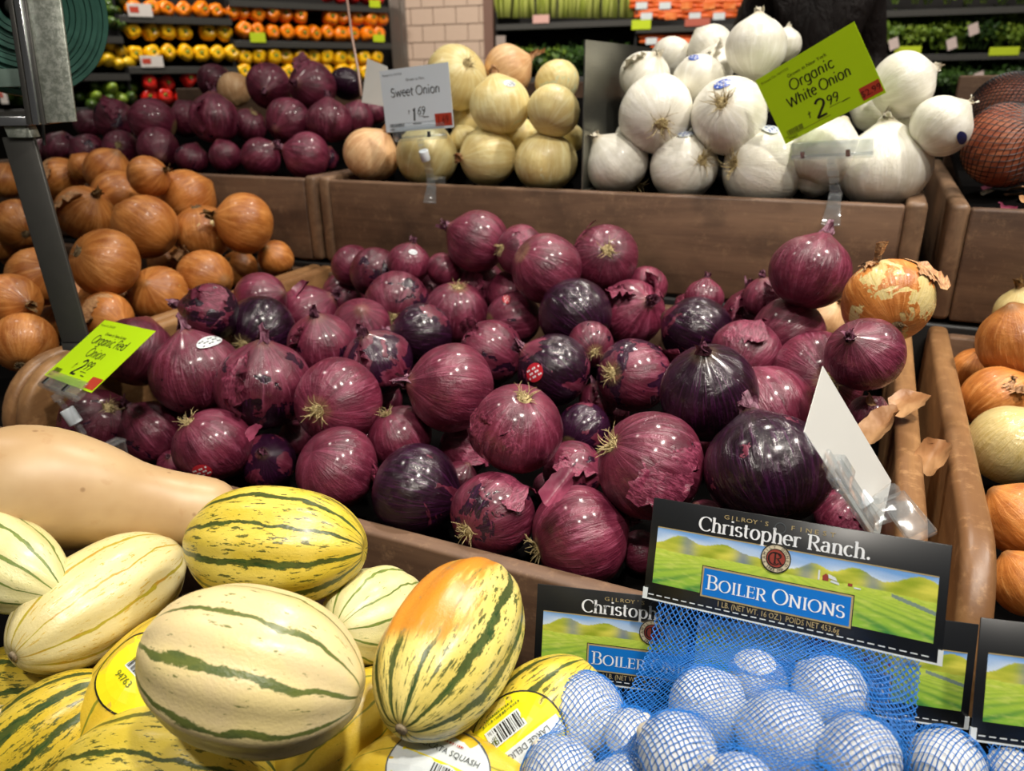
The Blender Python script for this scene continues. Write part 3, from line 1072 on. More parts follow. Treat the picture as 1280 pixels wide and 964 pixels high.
# ------------------------------------------------------------------ onions of the photograph
RED = [
 (246,467,54,.075,'n',(-.15,.88,.3),.10,.0,.55,'2','large red onion with frilly neck and pale sticker on its shoulder'),
 (330,482,57,.075,'n',(.1,.85,.42),.40,.0,.45,'fg','big dark red onion with torn skin beside the onion with pale sticker'),
 (423,502,54,.055,'r',(-.28,-.2,.93),.0,.0,.75,'','shiny magenta red onion with blond roots facing out, left front'),
 (190,541,42,.0,'n',(-.5,.75,.35),.2,.0,.35,'','dark red onion with purple neck by the lime price card'),
 (266,557,47,.015,'r',(-.5,.72,.5),.1,.1,.5,'1','red onion with tan root cap and round red sticker, front left'),
 (335,577,34,.0,'n',(.1,.35,.9),.1,.55,.5,'','small purple-patched red onion between two large ones, front row'),
 (421,586,53,.02,'s',(.5,-.5,-.6),.0,.0,.45,'g','plain dull red onion behind the yellow striped squash'),
 (325,415,44,.02,'r',(-.2,-.45,.85),.75,.0,.3,'','almost black glossy red onion with roots, left part of the heap'),
 (263,391,37,.01,'n',(-.8,.2,.3),.55,.0,.4,'f','dark red onion with flared skin against the left rail'),
 (326,374,33,.0,'s',(.9,.2,.3),.0,.0,.7,'','pinkish red onion touching the left rail, second along it'),
 (385,395,38,.02,'n',(.7,.5,.1),.0,.0,.7,'','pink streaked red onion right of the almost black one'),
 (402,433,42,.045,'n',(.0,.75,.6),.2,.0,.55,'f','red onion with folded neck skin above the blond-rooted onion'),
 (472,453,43,.03,'n',(-.25,.7,.6),.1,.45,.55,'f','red onion with a bare violet patch at its lower right'),
 (452,410,37,.015,'r',(-.1,-.3,-.5),.0,.0,.65,'','plain pinkish red onion left of the dark glossy one, mid-heap'),
 (431,371,30,.0,'r',(-.9,-.1,.4),.1,.0,.6,'','small red onion with its root end turned left, upper left heap'),
 (497,378,39,.02,'r',(.0,-.6,.75),.3,.0,.4,'','dark red onion with a drooping root tuft, upper left of heap'),
 (470,341,32,.0,'s',(.3,.8,-.4),.25,.0,.15,'','greyish dark red onion in the upper left row'),
 (440,332,26,.0,'s',(-.5,.6,-.4),.0,.0,.6,'','small red onion at the far left corner of the bin'),
 (511,329,26,.01,'n',(.2,.7,.4),.0,.0,.75,'8','small bright red onion with a tiny sticker by the back board'),
 (538,357,27,.01,'n',(.5,.3,-.3),.0,.0,.8,'g','small pink red onion with split skin in the upper left'),
 (555,338,22,.0,'s',(.6,.6,-.2),.0,.0,.7,'','little red onion tucked below the topmost left onion'),
 (528,418,38,.035,'n',(-.92,.05,.35),.62,.0,.35,'','dark glossy red onion with its neck pointing left, mid-heap'),
 (570,392,40,.03,'r',(.1,.75,.55),.0,.0,.6,'','warm red onion with root disc on top, centre of the heap'),
 (600,357,31,.04,'n',(-.2,.9,.3),.1,.0,.75,'f','red onion with a dark split in its skin under the top onion'),
 (597,302,38,.115,'n',(-.88,.45,.05),.0,.0,.6,'','topmost left red onion with its neck pointing left'),
 (650,313,31,.085,'r',(-.8,.0,.5),.2,.0,.45,'f','red onion half hidden behind the big smooth top onion'),
 (683,336,44,.125,'s',(.75,-.4,-.5),.0,.0,.62,'','big smooth red onion on top of the heap, left of the rooted one'),
 (756,323,41,.105,'r',(-.03,.1,.98),.15,.0,.4,'f','dark red onion on top with a hanging root tuft facing out'),
 (640,368,30,.03,'s',(-.3,.6,-.4),.0,.0,.75,'','red onion wedged left below the big smooth top onion'),
 (642,398,33,.045,'s',(.8,.2,-.3),.15,.0,.6,'7','red onion with a small red and white sticker, centre'),
 (719,394,46,.06,'s',(-.6,.6,-.4),.85,.0,.3,'','near-black glossy red onion below the big smooth top onion'),
 (614,441,41,.045,'s',(-.7,.3,-.4),.30,.15,.5,'fg','red onion with crumpled flaking skin in the middle'),
 (564,485,55,.08,'n',(-.87,.12,.48),.0,.0,.65,'','large streaky red onion whose neck points left, middle of heap'),
 (692,463,46,.065,'n',(-.82,.55,.15),.55,.0,.5,'3','red onion half bare and black with a round red sticker, heap centre'),
 (647,536,56,.09,'r',(.15,.75,.62),.0,.0,.55,'f','upright red onion with a bristly root crown at the centre front'),
 (730,537,33,.03,'s',(.5,.5,-.5),.2,.7,.4,'','small violet glossy red onion right of the upright one'),
 (500,546,40,.03,'r',(-.38,.82,.4),.0,.0,.55,'','red onion with roots at upper left, behind the front row'),
 (581,560,34,.015,'s',(.7,-.3,-.4),.0,.0,.7,'g','pinkish red onion in the gap left of the upright one'),
 (520,614,58,.035,'s',(.9,-.2,.2),.80,.0,.25,'','wide wrinkled blackish red onion at the front board'),
 (616,643,53,.03,'r',(-.62,-.3,.72),.25,.3,.5,'f','red onion with cream roots at lower left and a cut scar'),
 (724,670,63,.045,'r',(-.93,-.28,.15),.0,.0,.72,'n','large bright red onion with a cracked skin at the front'),
 (716,589,38,.02,'n',(.85,-.1,.4),.35,.0,.6,'f','red onion with blackened neck turned right, behind the front row'),
 (813,582,67,.075,'r',(-.82,.45,.3),.0,.0,.5,'f','very large maroon red onion with roots at upper left'),
 (959,587,75,.085,'n',(-.15,.85,-.35),.72,.35,.45,'','largest glossy black-purple red onion, beside the white card'),
 (886,491,60,.09,'n',(-.25,.75,.62),.97,.0,.2,'','blackish red onion with bluish sheen and a short purple neck'),
 (961,513,56,.04,'s',(-.3,.75,-.4),.0,.0,.8,'','rosy red onion behind the largest glossy one'),
 (1022,470,55,.06,'r',(-.15,-.1,.95),.0,.0,.75,'','rosy red onion with its root scar facing out, by the white card'),
 (1081,443,46,.045,'n',(-.55,.35,.55),.0,.0,.6,'','red onion with a dark sunken neck next to the right rail'),
 (1013,340,48,.12,'n',(.35,.92,.05),.0,.0,.6,'','single round red onion standing on top at the right'),
 (792,469,46,.055,'r',(-.72,.05,.65),.1,.5,.5,'f','red onion with long pale roots on its left and violet patches'),
 (871,415,44,.035,'s',(-.7,.4,-.3),.68,.0,.4,'','dark glossy red onion above the blackish one with purple neck'),
 (932,443,43,.045,'s',(.4,.6,-.5),.1,.0,.5,'f','matte red onion with cracked skin, right centre of the heap'),
 (985,417,45,.03,'s',(.8,.45,-.2),.0,.0,.7,'','streaky pink red onion below the single round one'),
 (940,394,36,.015,'n',(-.2,.8,.4),.1,.0,.7,'p','red onion with flaring petals of skin, right of centre'),
 (1024,399,30,.02,'n',(.5,.5,.6),.0,.0,.75,'T','small pale-skinned red onion under the single round one'),
 (790,391,41,.05,'n',(.3,.2,.85),.0,.0,.98,'p','bright magenta onion with large flared skin petals'),
 (809,357,25,.0,'s',(.2,.7,-.3),.0,.0,.85,'','small red onion behind the magenta flared one'),
 (880,372,24,.0,'n',(.1,.9,.2),.0,.0,.7,'','small red onion at the back board, centre right'),
 (955,372,25,.0,'n',(-.2,.8,.4),.0,.0,.7,'f','small red onion at the back board, left of the single round one'),
 (868,390,27,.01,'s',(-.5,.5,-.3),.0,.0,.8,'','small pink onion behind the dark glossy one at right'),
 (801,690,28,.0,'s',(.7,.2,.2),.0,.0,.6,'','red onion mostly hidden by the front header card'),
 (1056,646,36,.0,'s',(.2,.7,.3),.0,.0,.75,'f','pinkish red onion below the white card at the right front'),
 (172,440,44,.03,'s',(.1,.8,-.3),.1,.0,.3,'','shaded red onion right behind the lime organic card'),
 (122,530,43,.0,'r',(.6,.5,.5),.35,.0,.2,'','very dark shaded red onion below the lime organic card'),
 (216,580,18,.0,'n',(.1,.5,.8),.0,.0,.6,'','tiny striped red onion at the front left board'),
 (1087,520,27,.0,'s',(.3,.6,.2),.0,.0,.5,'','small shaded red onion by the right rail under skins'),
 (738,431,29,.05,'r',(.1,-.35,.9),.1,.0,.35,'','red onion peeking out with curly yellow roots, centre'),
 (748,500,24,.02,'n',(-.3,.8,.4),.0,.0,.7,'f','little red onion with papery neck in the centre gap'),
 (545,440,22,.0,'s',(.3,.5,.2),.2,.0,.4,'','small red onion half hidden above the large streaky one'),
 (848,455,24,.0,'s',(.3,.5,.2),.0,.0,.5,'','small red onion half hidden left of the blackish one'),
 (478,500,24,.0,'s',(.4,.5,.2),.2,.2,.4,'','small red onion in the gap right of the blond-rooted one'),
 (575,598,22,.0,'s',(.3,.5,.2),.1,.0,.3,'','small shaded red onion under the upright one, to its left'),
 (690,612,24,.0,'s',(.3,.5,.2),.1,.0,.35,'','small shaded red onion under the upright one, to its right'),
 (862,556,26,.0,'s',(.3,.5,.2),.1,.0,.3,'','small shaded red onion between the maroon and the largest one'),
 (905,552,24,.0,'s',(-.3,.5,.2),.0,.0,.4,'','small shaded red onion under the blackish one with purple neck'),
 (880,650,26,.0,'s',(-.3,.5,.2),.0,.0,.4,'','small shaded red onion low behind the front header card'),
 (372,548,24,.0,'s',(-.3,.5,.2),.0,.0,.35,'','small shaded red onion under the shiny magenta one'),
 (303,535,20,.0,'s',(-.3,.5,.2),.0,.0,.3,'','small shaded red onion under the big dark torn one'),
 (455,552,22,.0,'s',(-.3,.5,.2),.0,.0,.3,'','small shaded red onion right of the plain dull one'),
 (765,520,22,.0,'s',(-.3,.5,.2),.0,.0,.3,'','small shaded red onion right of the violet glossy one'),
]
YTOP = [(1109,377,53,.10,'r',(-.1,-.72,.65),.38,.2,.9,'pF','lone yellow onion with peeling skin lying on the right rail')]

BACKRED = [
 (269,103,22,.045,'s',(.4,.7,-.3),.1,.0,.45,'','round dark red onion at the top of the back left heap'),
 (293,112,20,.03,'s',(.2,-.8,.2),.0,.0,.9,'T','dusty pinkish brown onion in the top row of the back left heap'),
 (336,108,27,.05,'n',(.1,-.5,.8),.0,.0,.75,'','red onion with a dull patch in the top row, back left heap'),
 (391,108,29,.05,'n',(-.4,-.2,.8),.0,.0,.6,'f','large red onion with torn skin at the top of the back heap'),
 (433,105,21,.03,'s',(.3,.7,-.2),.1,.9,.5,'','violet shiny onion at the right top of the back heap'),
 (361,152,28,.035,'s',(-.3,-.5,.6),.0,.0,.65,'','smooth red onion in the second row of the back heap'),
 (412,152,28,.035,'n',(.0,.9,.3),.0,.0,.6,'','red onion with a pale ragged neck, second row of back heap'),
 (312,157,21,.02,'r',(.5,.6,.6),.1,.0,.4,'','small dark red onion in the second row of the back heap'),
 (268,149,30,.035,'n',(.05,.9,.35),.2,.0,.55,'f','red onion with a pointed peeling top, centre of back heap'),
 (235,149,24,.02,'s',(-.3,.6,.2),.1,.0,.6,'','red onion left of the pointed peeling one, back heap'),
 (191,152,27,.03,'s',(-.8,.2,.2),.0,.0,.75,'','dusty red onion in the left of the back heap'),
 (144,150,25,.03,'s',(.3,-.6,.6),.2,.3,.5,'g','glossy red onion with pale streaks beside the galvanised post'),
 (110,155,17,.01,'s',(.5,.5,.2),.0,.0,.4,'','deep red onion nearest the galvanised post'),
 (198,186,25,.0,'s',(.3,-.5,.5),.1,.0,.5,'','round red onion in the bottom row, left of the back heap'),
 (151,185,21,.0,'r',(.3,-.1,.9),.1,.0,.6,'','red onion showing its root disc, bottom row of back heap'),
 (109,189,21,.0,'n',(-.6,.5,.4),.3,.2,.5,'','shiny dark red onion in the bottom row by the post'),
 (74,186,19,.0,'s',(.3,.7,.2),.1,.0,.5,'','red onion just right of the slanted grey bar'),
 (50,190,15,.0,'s',(.3,.7,.2),.1,.0,.45,'','red onion partly behind the slanted grey bar'),
 (240,199,20,.0,'s',(.3,.7,.2),.3,.0,.35,'','small dark red onion in the bottom row of the back heap'),
 (282,196,20,.0,'s',(-.3,.7,.2),.0,.0,.6,'','smooth maroon onion in the bottom row of the back heap'),
 (326,197,24,.0,'n',(.7,.5,.3),.0,.0,.65,'','red onion left of the one with long pale stem'),
 (384,196,29,.0,'n',(-.9,.25,.35),.0,.0,.85,'','pinkish onion with a long pale bent stem, back bin edge'),
 (446,149,21,.015,'s',(.2,.7,.3),.0,.0,.7,'','red onion directly left of the Sweet Onion card'),
 (468,139,17,.02,'n',(-.3,.8,.4),.0,.0,.8,'','small red onion half behind the Sweet Onion card'),
 (408,199,15,.0,'s',(.3,.7,.3),.0,.4,.5,'','tiny violet onion at the right end of the back heap'),
]

SWEET = [
 (464,194,34,.0,'n',(.55,.65,.35),.1,.0,.75,'T','tan sweet onion with a dried neck at the left corner'),
 (534,196,37,.0,'s',(.4,.8,.1),.0,.0,.6,'','sweet onion directly behind the clear clip of the white card'),
 (610,196,35,.0,'n',(-.85,-.15,.4),.0,.0,.7,'','sweet onion with a thin dried stem pointing left'),
 (682,203,38,.0,'n',(.05,.85,.35),.1,.0,.62,'','large sweet onion in the bottom row beside the steel divider'),
 (647,172,25,.015,'s',(.3,.6,-.3),.0,.0,.72,'','sweet onion peeking between two bottom row ones'),
 (625,132,37,.045,'n',(-.2,.9,.3),.15,.0,.65,'8','sweet onion with a reddish bruise and sticker, second row'),
 (692,139,33,.04,'s',(.3,.7,-.3),.0,.0,.68,'','sweet onion in the second row touching the steel divider'),
 (696,103,27,.05,'s',(-.3,.7,-.3),.3,.0,.8,'','pale sweet onion in the third row by the steel divider'),
 (635,88,31,.055,'n',(.85,.45,.1),.0,.0,.85,'T','tan sweet onion with a papery flag of neck skin'),
 (571,97,38,.08,'r',(.42,.15,.85),.0,.0,.62,'','topmost sweet onion with its dark root scar facing out'),
 (582,151,19,.01,'s',(.3,.6,.2),.0,.0,.5,'','small sweet onion in the gap right of the white card'),
 (580,174,18,.0,'s',(-.3,.6,.2),.0,.0,.5,'','small sweet onion low behind the stem pointing left'),
 (712,173,18,.0,'s',(-.3,.6,.2),.0,.0,.5,'','small sweet onion squeezed against the steel divider'),
]

WHITE = [
 (772,205,38,.0,'n',(-.6,.65,.2),.0,.0,.5,'r','white onion in the bottom row next to the steel divider'),
 (855,209,41,.0,'r',(.35,-.05,.9),.1,.0,.6,'5','white onion with sticker on top, second in the bottom row'),
 (954,212,50,.0,'r',(-.9,.05,.35),.1,.0,.6,'5','broad white onion lying sideways, third in the bottom row'),
 (1105,210,54,.0,'n',(-.1,.85,.35),.1,.0,.7,'','largest white onion at the right end of the bottom row'),
 (820,143,46,.055,'r',(.0,-.55,.8),.0,.0,.62,'','big white onion with dark roots low, left of the heap'),
 (911,145,46,.055,'r',(-.45,.05,.88),.0,.0,.6,'4','big white onion with frayed root facing out, centre of heap'),
 (874,102,33,.07,'s',(.5,.6,-.2),.0,.0,.7,'4','white onion with a blue sticker, upper middle'),
 (806,96,31,.06,'n',(.3,.5,.75),.1,.0,.65,'f','white onion with a shaggy neck near the top of the steel divider'),
 (840,74,27,.07,'s',(.5,.6,-.2),.0,.0,.65,'','white onion in the upper left of the heap'),
 (888,60,28,.07,'s',(-.4,.7,-.2),.0,.0,.72,'','white onion in the top row left of the tallest'),
 (945,60,37,.11,'n',(.05,.98,.1),.0,.0,.62,'','tallest white onion standing upright at the top'),
 (981,56,20,.07,'n',(.2,.95,.1),.0,.0,.6,'','white onion half behind the tallest one, to its right'),
 (893,83,25,.07,'n',(.1,.85,.3),.0,.0,.5,'f','beige white onion with a peaked loose skin'),
 (948,115,27,.05,'s',(.4,.6,-.2),.0,.0,.68,'','white onion just left of the lime White Onion card'),
 (1128,106,39,.07,'n',(.88,.42,.15),.0,.0,.62,'','white onion with its neck pointing right, above the corner'),
 (1176,158,37,.035,'n',(.72,.62,.25),.0,.0,.6,'6','white onion with stringy roots hanging over the right corner'),
 (1128,160,30,.03,'n',(-.2,.8,.5),.0,.0,.7,'f','white onion with crinkled skin behind the largest one'),
 (1092,136,27,.04,'r',(.7,-.3,.6),.0,.0,.6,'','white onion with curly dry roots right of the lime card'),
 (1031,191,40,.01,'s',(.4,.7,.1),.0,.0,.5,'','white onion behind the clear clip of the lime card'),
 (1017,228,20,.0,'s',(.4,.7,.1),.0,.0,.45,'','small white onion low beside the clip of the lime card'),
 (788,173,20,.0,'s',(.4,.7,.1),.0,.0,.5,'','small white onion in the gap by the steel divider'),
 (873,178,20,.0,'s',(.4,.7,.1),.0,.0,.5,'','small white onion in the gap between the two big ones'),
]

YELL = [
 (306,279,36,.06,'n',(-.75,.1,.6),.0,.0,.72,'','orange-brown onion with neck turned left, far right of left bin'),
 (254,291,35,.07,'r',(-.1,.85,.4),.25,.0,.5,'f','two-toned brown onion with split pale skin, left bin'),
 (235,248,35,.10,'s',(.6,.6,-.3),.0,.0,.78,'','smooth tan onion above the two-toned one'),
 (182,284,39,.10,'s',(-.7,.5,.1),.15,.0,.62,'','large shiny tan onion in the middle of the left bin'),
 (148,246,32,.13,'s',(.6,.5,-.3),.0,.0,.72,'','smooth brown onion above the large shiny tan one'),
 (186,221,25,.13,'n',(.85,.2,.3),.0,.0,.68,'','brown onion with its neck turned right at the top of the left bin'),
 (135,215,28,.15,'s',(.5,.6,.3),.0,.0,.8,'','bright tan onion at the very top of the left heap'),
 (105,210,19,.14,'s',(-.5,.6,.3),.0,.0,.75,'','small tan onion at the top left of the left heap'),
 (77,223,25,.12,'n',(.8,.35,.3),.0,.0,.78,'f','brown onion with shredded pale neck right of the slanted bar'),
 (107,267,34,.12,'n',(.6,.45,.5),.0,.0,.55,'fg','brown onion with a lifted flap of skin, left bin'),
 (67,257,28,.10,'s',(-.6,.5,.3),.0,.0,.7,'','plain brown onion behind the slanted grey bar'),
 (132,329,42,.10,'r',(-.45,.22,.85),.0,.0,.5,'','orange-brown onion with a black root scar facing out'),
 (198,368,35,.035,'r',(.0,-.25,-.9),.1,.0,.6,'','round brown onion resting near the divider rail'),
 (256,346,33,.04,'s',(.7,-.2,.3),.0,.0,.6,'','shiny brown onion against the divider rail'),
 (299,336,23,.01,'r',(-.4,.4,.8),.0,.0,.65,'','small brown onion with cream root strip by the rail'),
 (345,323,22,.01,'n',(-.3,.4,.8),.0,.0,.75,'','small orange onion with an open neck near the bin corner'),
 (390,310,22,.02,'n',(.45,.75,.2),.0,.0,.95,'T','small pink shallot-like onion in the bin corner'),
 (206,325,21,.03,'r',(-.1,.3,.9),.0,.0,.3,'','dark brown onion deep in the gap of the left bin'),
 (131,379,30,.03,'s',(.7,.2,.2),.0,.0,.7,'','tan onion under the round brown one, left of it'),
 (134,397,31,.04,'n',(.85,-.3,.4),.0,.0,.78,'f','tan onion with flat papery skin above the lime organic card'),
 (48,346,36,.10,'n',(.7,.2,.5),.0,.0,.55,'','brown onion half hidden by the slanted bar, mid-height'),
 (24,281,30,.12,'r',(.6,-.5,.5),.0,.0,.6,'','brown onion at the left edge, upper part of the bin'),
 (15,377,34,.08,'n',(.85,-.15,.4),.0,.0,.62,'','brown onion with its neck pointing right, left edge'),
 (31,429,37,.03,'r',(.2,-.75,.5),.0,.0,.5,'','large dark brown onion at the left edge above the rail'),
 (5,226,22,.13,'s',(.3,.6,.2),.0,.0,.7,'','tan onion cut by the left picture edge near the top'),
 (2,306,20,.09,'s',(.3,.6,.2),.0,.0,.7,'','brown onion cut by the left picture edge, mid-height'),
 (66,404,22,.02,'s',(.3,.6,.2),.0,.0,.5,'','small reddish brown onion at the foot of the slanted bar'),
 (20,319,18,.07,'n',(.1,.8,.3),.0,.0,.6,'f','small brown onion with loose skins at the left edge'),
 (90,370,22,.03,'s',(.3,.4,.2),.0,.0,.4,'','small brown onion in the shade right of the slanted bar'),
]

RIGHTY = [
 (1275,429,47,.075,'s',(-.3,.75,.2),.0,.0,.6,'','big orange-brown onion at the right edge, upper'),
 (1279,392,33,.08,'n',(-.3,.8,.3),.75,.2,.7,'f','greenish onion with lifted brown skin at the right edge'),
 (1222,463,29,.01,'n',(-.2,.7,.5),.0,.0,.85,'g','tan onion next to the right bin rail, top of row'),
 (1247,500,42,.03,'s',(.6,.5,.2),.0,.0,1.0,'f','dusty tan onion with curled skins in the right bin'),
 (1264,557,50,.06,'n',(.3,.7,.5),.92,.9,.75,'','greenish yellow bare onion in the right bin'),
 (1278,650,46,.04,'s',(-.5,.6,-.2),.0,.0,.95,'','smooth reddish tan onion below the greenish bare one'),
 (1283,730,40,.02,'s',(-.3,.6,-.2),.0,.0,.9,'','reddish tan onion at the right edge above the header cards'),
]

place_onions(RED, 'red', 'onion', 'red onions heaped in the main bin', ((0.575, -0.505), (1.207, -0.438)),
             dict(yb=1.20, yf=0.577, xl=-0.973, xr=0.056), 'red_onion')
place_onions(YTOP, 'yel', 'onion', None, ((0.575, -0.42), (1.207, -0.34)), dict(), 'yellow_onion')
place_onions(BACKRED, 'red', 'onion', 'red onions in the back left bin', ((1.258, -0.235), (1.897, 0.05)),
             dict(yf=1.26, xl=-2.05), 'red_onion')
place_onions(SWEET, 'sweet', 'onion', 'sweet onions in the raised bin', ((1.258, -0.215), (1.897, 0.22)),
             dict(yf=1.26, xr=-0.456), 'sweet_onion')
place_onions(WHITE, 'white', 'onion', 'white onions in the raised bin', ((1.258, -0.215), (1.897, 0.22)),
             dict(yf=1.26), 'white_onion')
place_onions(YELL, 'yel', 'onion', 'yellow onions in the left bin', ((0.575, -0.435), (1.207, -0.395)),
             dict(yb=1.21, xr=-1.032), 'yellow_onion')
place_onions(RIGHTY, 'yel', 'onion', 'yellow onions in the right bin', ((0.575, -0.445), (1.207, -0.415)),
             dict(xl=0.134), 'yellow_onion')

# ------------------------------------------------------------------ squash
def squash_shape(seed, lobes=10, waist=0.0, taper=0.0, nu=100, nv=44, ridge=0.022, pw=0.62):
    rs = np.random.RandomState(seed)
    ph = rs.rand(4) * 6.28
    V = []
    F = []
    for j in range(nv + 1):
        s = -1 + 2 * j / nv
        z = math.sin(s * PI / 2)
        r = max(0.0, 1 - abs(z) ** 2.3) ** pw
        r *= 1 - taper * z - waist * (1 - z * z) * 0
        # slight dimple at the blossom end
        zz = z + (0.05 * math.exp(-(r / 0.16) ** 2) if z < 0 else -0.04 * math.exp(-(r / 0.16) ** 2))
        for k in range(nu):
            a = 2 * PI * k / nu
            g = 1 + ridge * (math.cos(lobes * a + PI) * 1.0) * min(1, r * 2) + 0.012 * math.sin(2 * a + ph[0] + z) + 0.012 * math.sin(3 * z + ph[1])
            V.append((r * math.cos(a) * g, r * math.sin(a) * g, zz))
    for j in range(nv):
        for k in range(nu):
            F.append((j * nu + k, j * nu + (k + 1) % nu, (j + 1) * nu + (k + 1) % nu, (j + 1) * nu + k))
    return V, F


def squash(name, label, px, py, t, hw, hl, axis, roll, mat, seed, stem=False, tip=True, taper=0.05, group='delicata squash in the front bin'):
    """axis: direction of the blossom (-z) end as right/up/towards viewer"""
    V, F = squash_shape(seed, taper=taper)
    V = [(v[0] * hw, v[1] * hw, v[2] * hl) for v in V]
    # material reads unit coordinates, so keep the mesh in unit space and scale the object
    me = mesh(name, [(v[0] / hw, v[1] / hw, v[2] / hl) for v in V], F, mat)
    o = link(name, me)
    a = -CV(*axis)
    q = a.to_track_quat('Z', 'Y') @ Quaternion((0, 0, 1), roll)
    o.matrix_world = Matrix.Translation(P(px, py, t)) @ q.to_matrix().to_4x4() @ Matrix.Diagonal((hw, hw, hl, 1))
    tag(o, label, 'squash', group)
    if tip:
        mb = MB()
        mb.lathe([(0.0, -0.972), (0.085, -0.975), (0.095, -0.955), (0.09, -0.90)], 16)
        mb.build('blossom_scar', M_cork, o, smooth=True)
    if stem:
        mb = MB()
        k = hl / hw
        mb.lathe([(0.17, 0.93), (0.13, 0.97), (0.12, 1.0 + 0.14 / k), (0.14, 1.0 + 0.30 / k), (0.11, 1.0 + 0.31 / k), (0.0, 1.0 + 0.30 / k)], 10)
        mb.build('stem', M_stem, o, smooth=True)
    return o


MS_yg = squash_mat('squash_yellow_dark_green', '#cdb53a', '#dcc65a', '#1f3a18', '#2f4c20', 0.085, 0.62, jag=1.25, seed=1.0)
MS_pale = squash_mat('squash_pale_green_lines', '#dcc898', '#e2cf92', '#4f6020', '#3d5522', 0.058, 0.3, jag=1.2, seed=3.0, lines=9.0)
MS_lines = squash_mat('squash_pale_ochre_lines', '#d2c388', '#dccf9a', '#a89a1c', '#b58a1a', 0.05, 0.50, jag=0.7, fleckcol='#c2a030', seed=5.0)
MS_orange = squash_mat('squash_orange_patch', '#d6c262', '#e0cf7c', '#22401c', '#2f4e24', 0.10, 0.7, orange=0.85, jag=1.25, seed=7.0)
MS_small = squash_mat('squash_small_pale', '#d5cd8e', '#dfd8a4', '#6a8030', '#4f6a26', 0.055, 0.3, jag=0.7, seed=9.0, lines=11.0)
MS_dark = squash_mat('squash_yellow_broad_green', '#c4a82c', '#d2b846', '#25401e', '#304c22', 0.12, 0.7, jag=1.1, seed=11.0)
MS_plain = squash_mat('squash_plain_yellow', '#d2b02c', '#d8bc48', '#7d8024', '#667424', 0.035, 0.2, jag=0.6, seed=13.0)

sqA = squash('delicata_squash', 'yellow delicata squash with dark green stripes touching the butternut', 345, 682, .640, .0505, .080, (.99, -.03, .1), 0.3, MS_yg, 1, tip=False, taper=-.02)
sqB = squash('delicata_squash', 'long pale delicata squash with ochre lines and grey stem', 129, 748, .672, .0475, .085, (-.42, -.33, .84), 1.0, MS_lines, 2, stem=True, taper=.02)
sqC = squash('delicata_squash', 'large cream delicata squash with thin green stripes, frontmost', 316, 836, .500, .0530, .0775, (.965, -.2, .10), 2.1, MS_pale, 3, tip=False, taper=-.03)
sqD = squash('delicata_squash', 'upright delicata squash with an orange patch and green stripes', 566, 804, .560, .0485, .080, (-.38, -.47, .80), 1.15, MS_orange, 4, taper=.0)
sqE = squash('delicata_squash', 'small pale striped squash with its blossom end facing out', 470, 768, .655, .0405, .055, (-.45, .02, .88), 0.5, MS_small, 5, taper=.03)
sqF = squash('delicata_squash', 'pale striped squash cut by the left edge, above the long one', 2, 702, .650, .038, .075, (-.85, .3, -.3), 0.9, MS_small, 6, tip=False)
sqG = squash('delicata_squash', 'yellow squash with broad green stripes under the long pale one', 30, 866, .675, .044, .085, (.85, .15, .3), 2.0, MS_dark, 7, tip=False)
sqH = squash('delicata_squash', 'small cream squash at the lower left corner', -8, 915, .60, .020, .035, (.3, .3, .9), 0.0, MS_pale, 8, tip=False)
sqI = squash('delicata_squash', 'diagonal yellow squash with two green stripes at lower left', 48, 938, .600, .0430, .078, (.72, .62, -.2), 1.2, MS_dark, 9, tip=False)
sqJ = squash('delicata_squash', 'yellow green-striped squash lying along the bottom edge', 212, 985, .560, .0560, .090, (.97, -.05, .1), 0.6, MS_yg, 10, tip=False)
sqK = squash('delicata_squash', 'yellow squash with a barcode label, behind the cream one', 195, 858, .630, .048, .075, (.45, .55, -.6), 0.2, MS_plain, 11, tip=False)
sqL = squash('delicata_squash', 'plain yellow squash below the orange-patched one', 418, 935, .590, .042, .080, (.72, .55, -.3), 0.4, MS_plain, 12, tip=False)
sqM = squash('delicata_squash', 'labelled squash at the bottom edge left of the blue net', 560, 990, .530, .0400, .075, (.95, -.1, .2), 0.9, MS_plain, 13, tip=False)
sqN = squash('delicata_squash', 'labelled yellow squash between the orange one and the blue net', 655, 935, .560, .0440, .080, (.62, .62, -.3), 0.3, MS_yg, 14, tip=False)


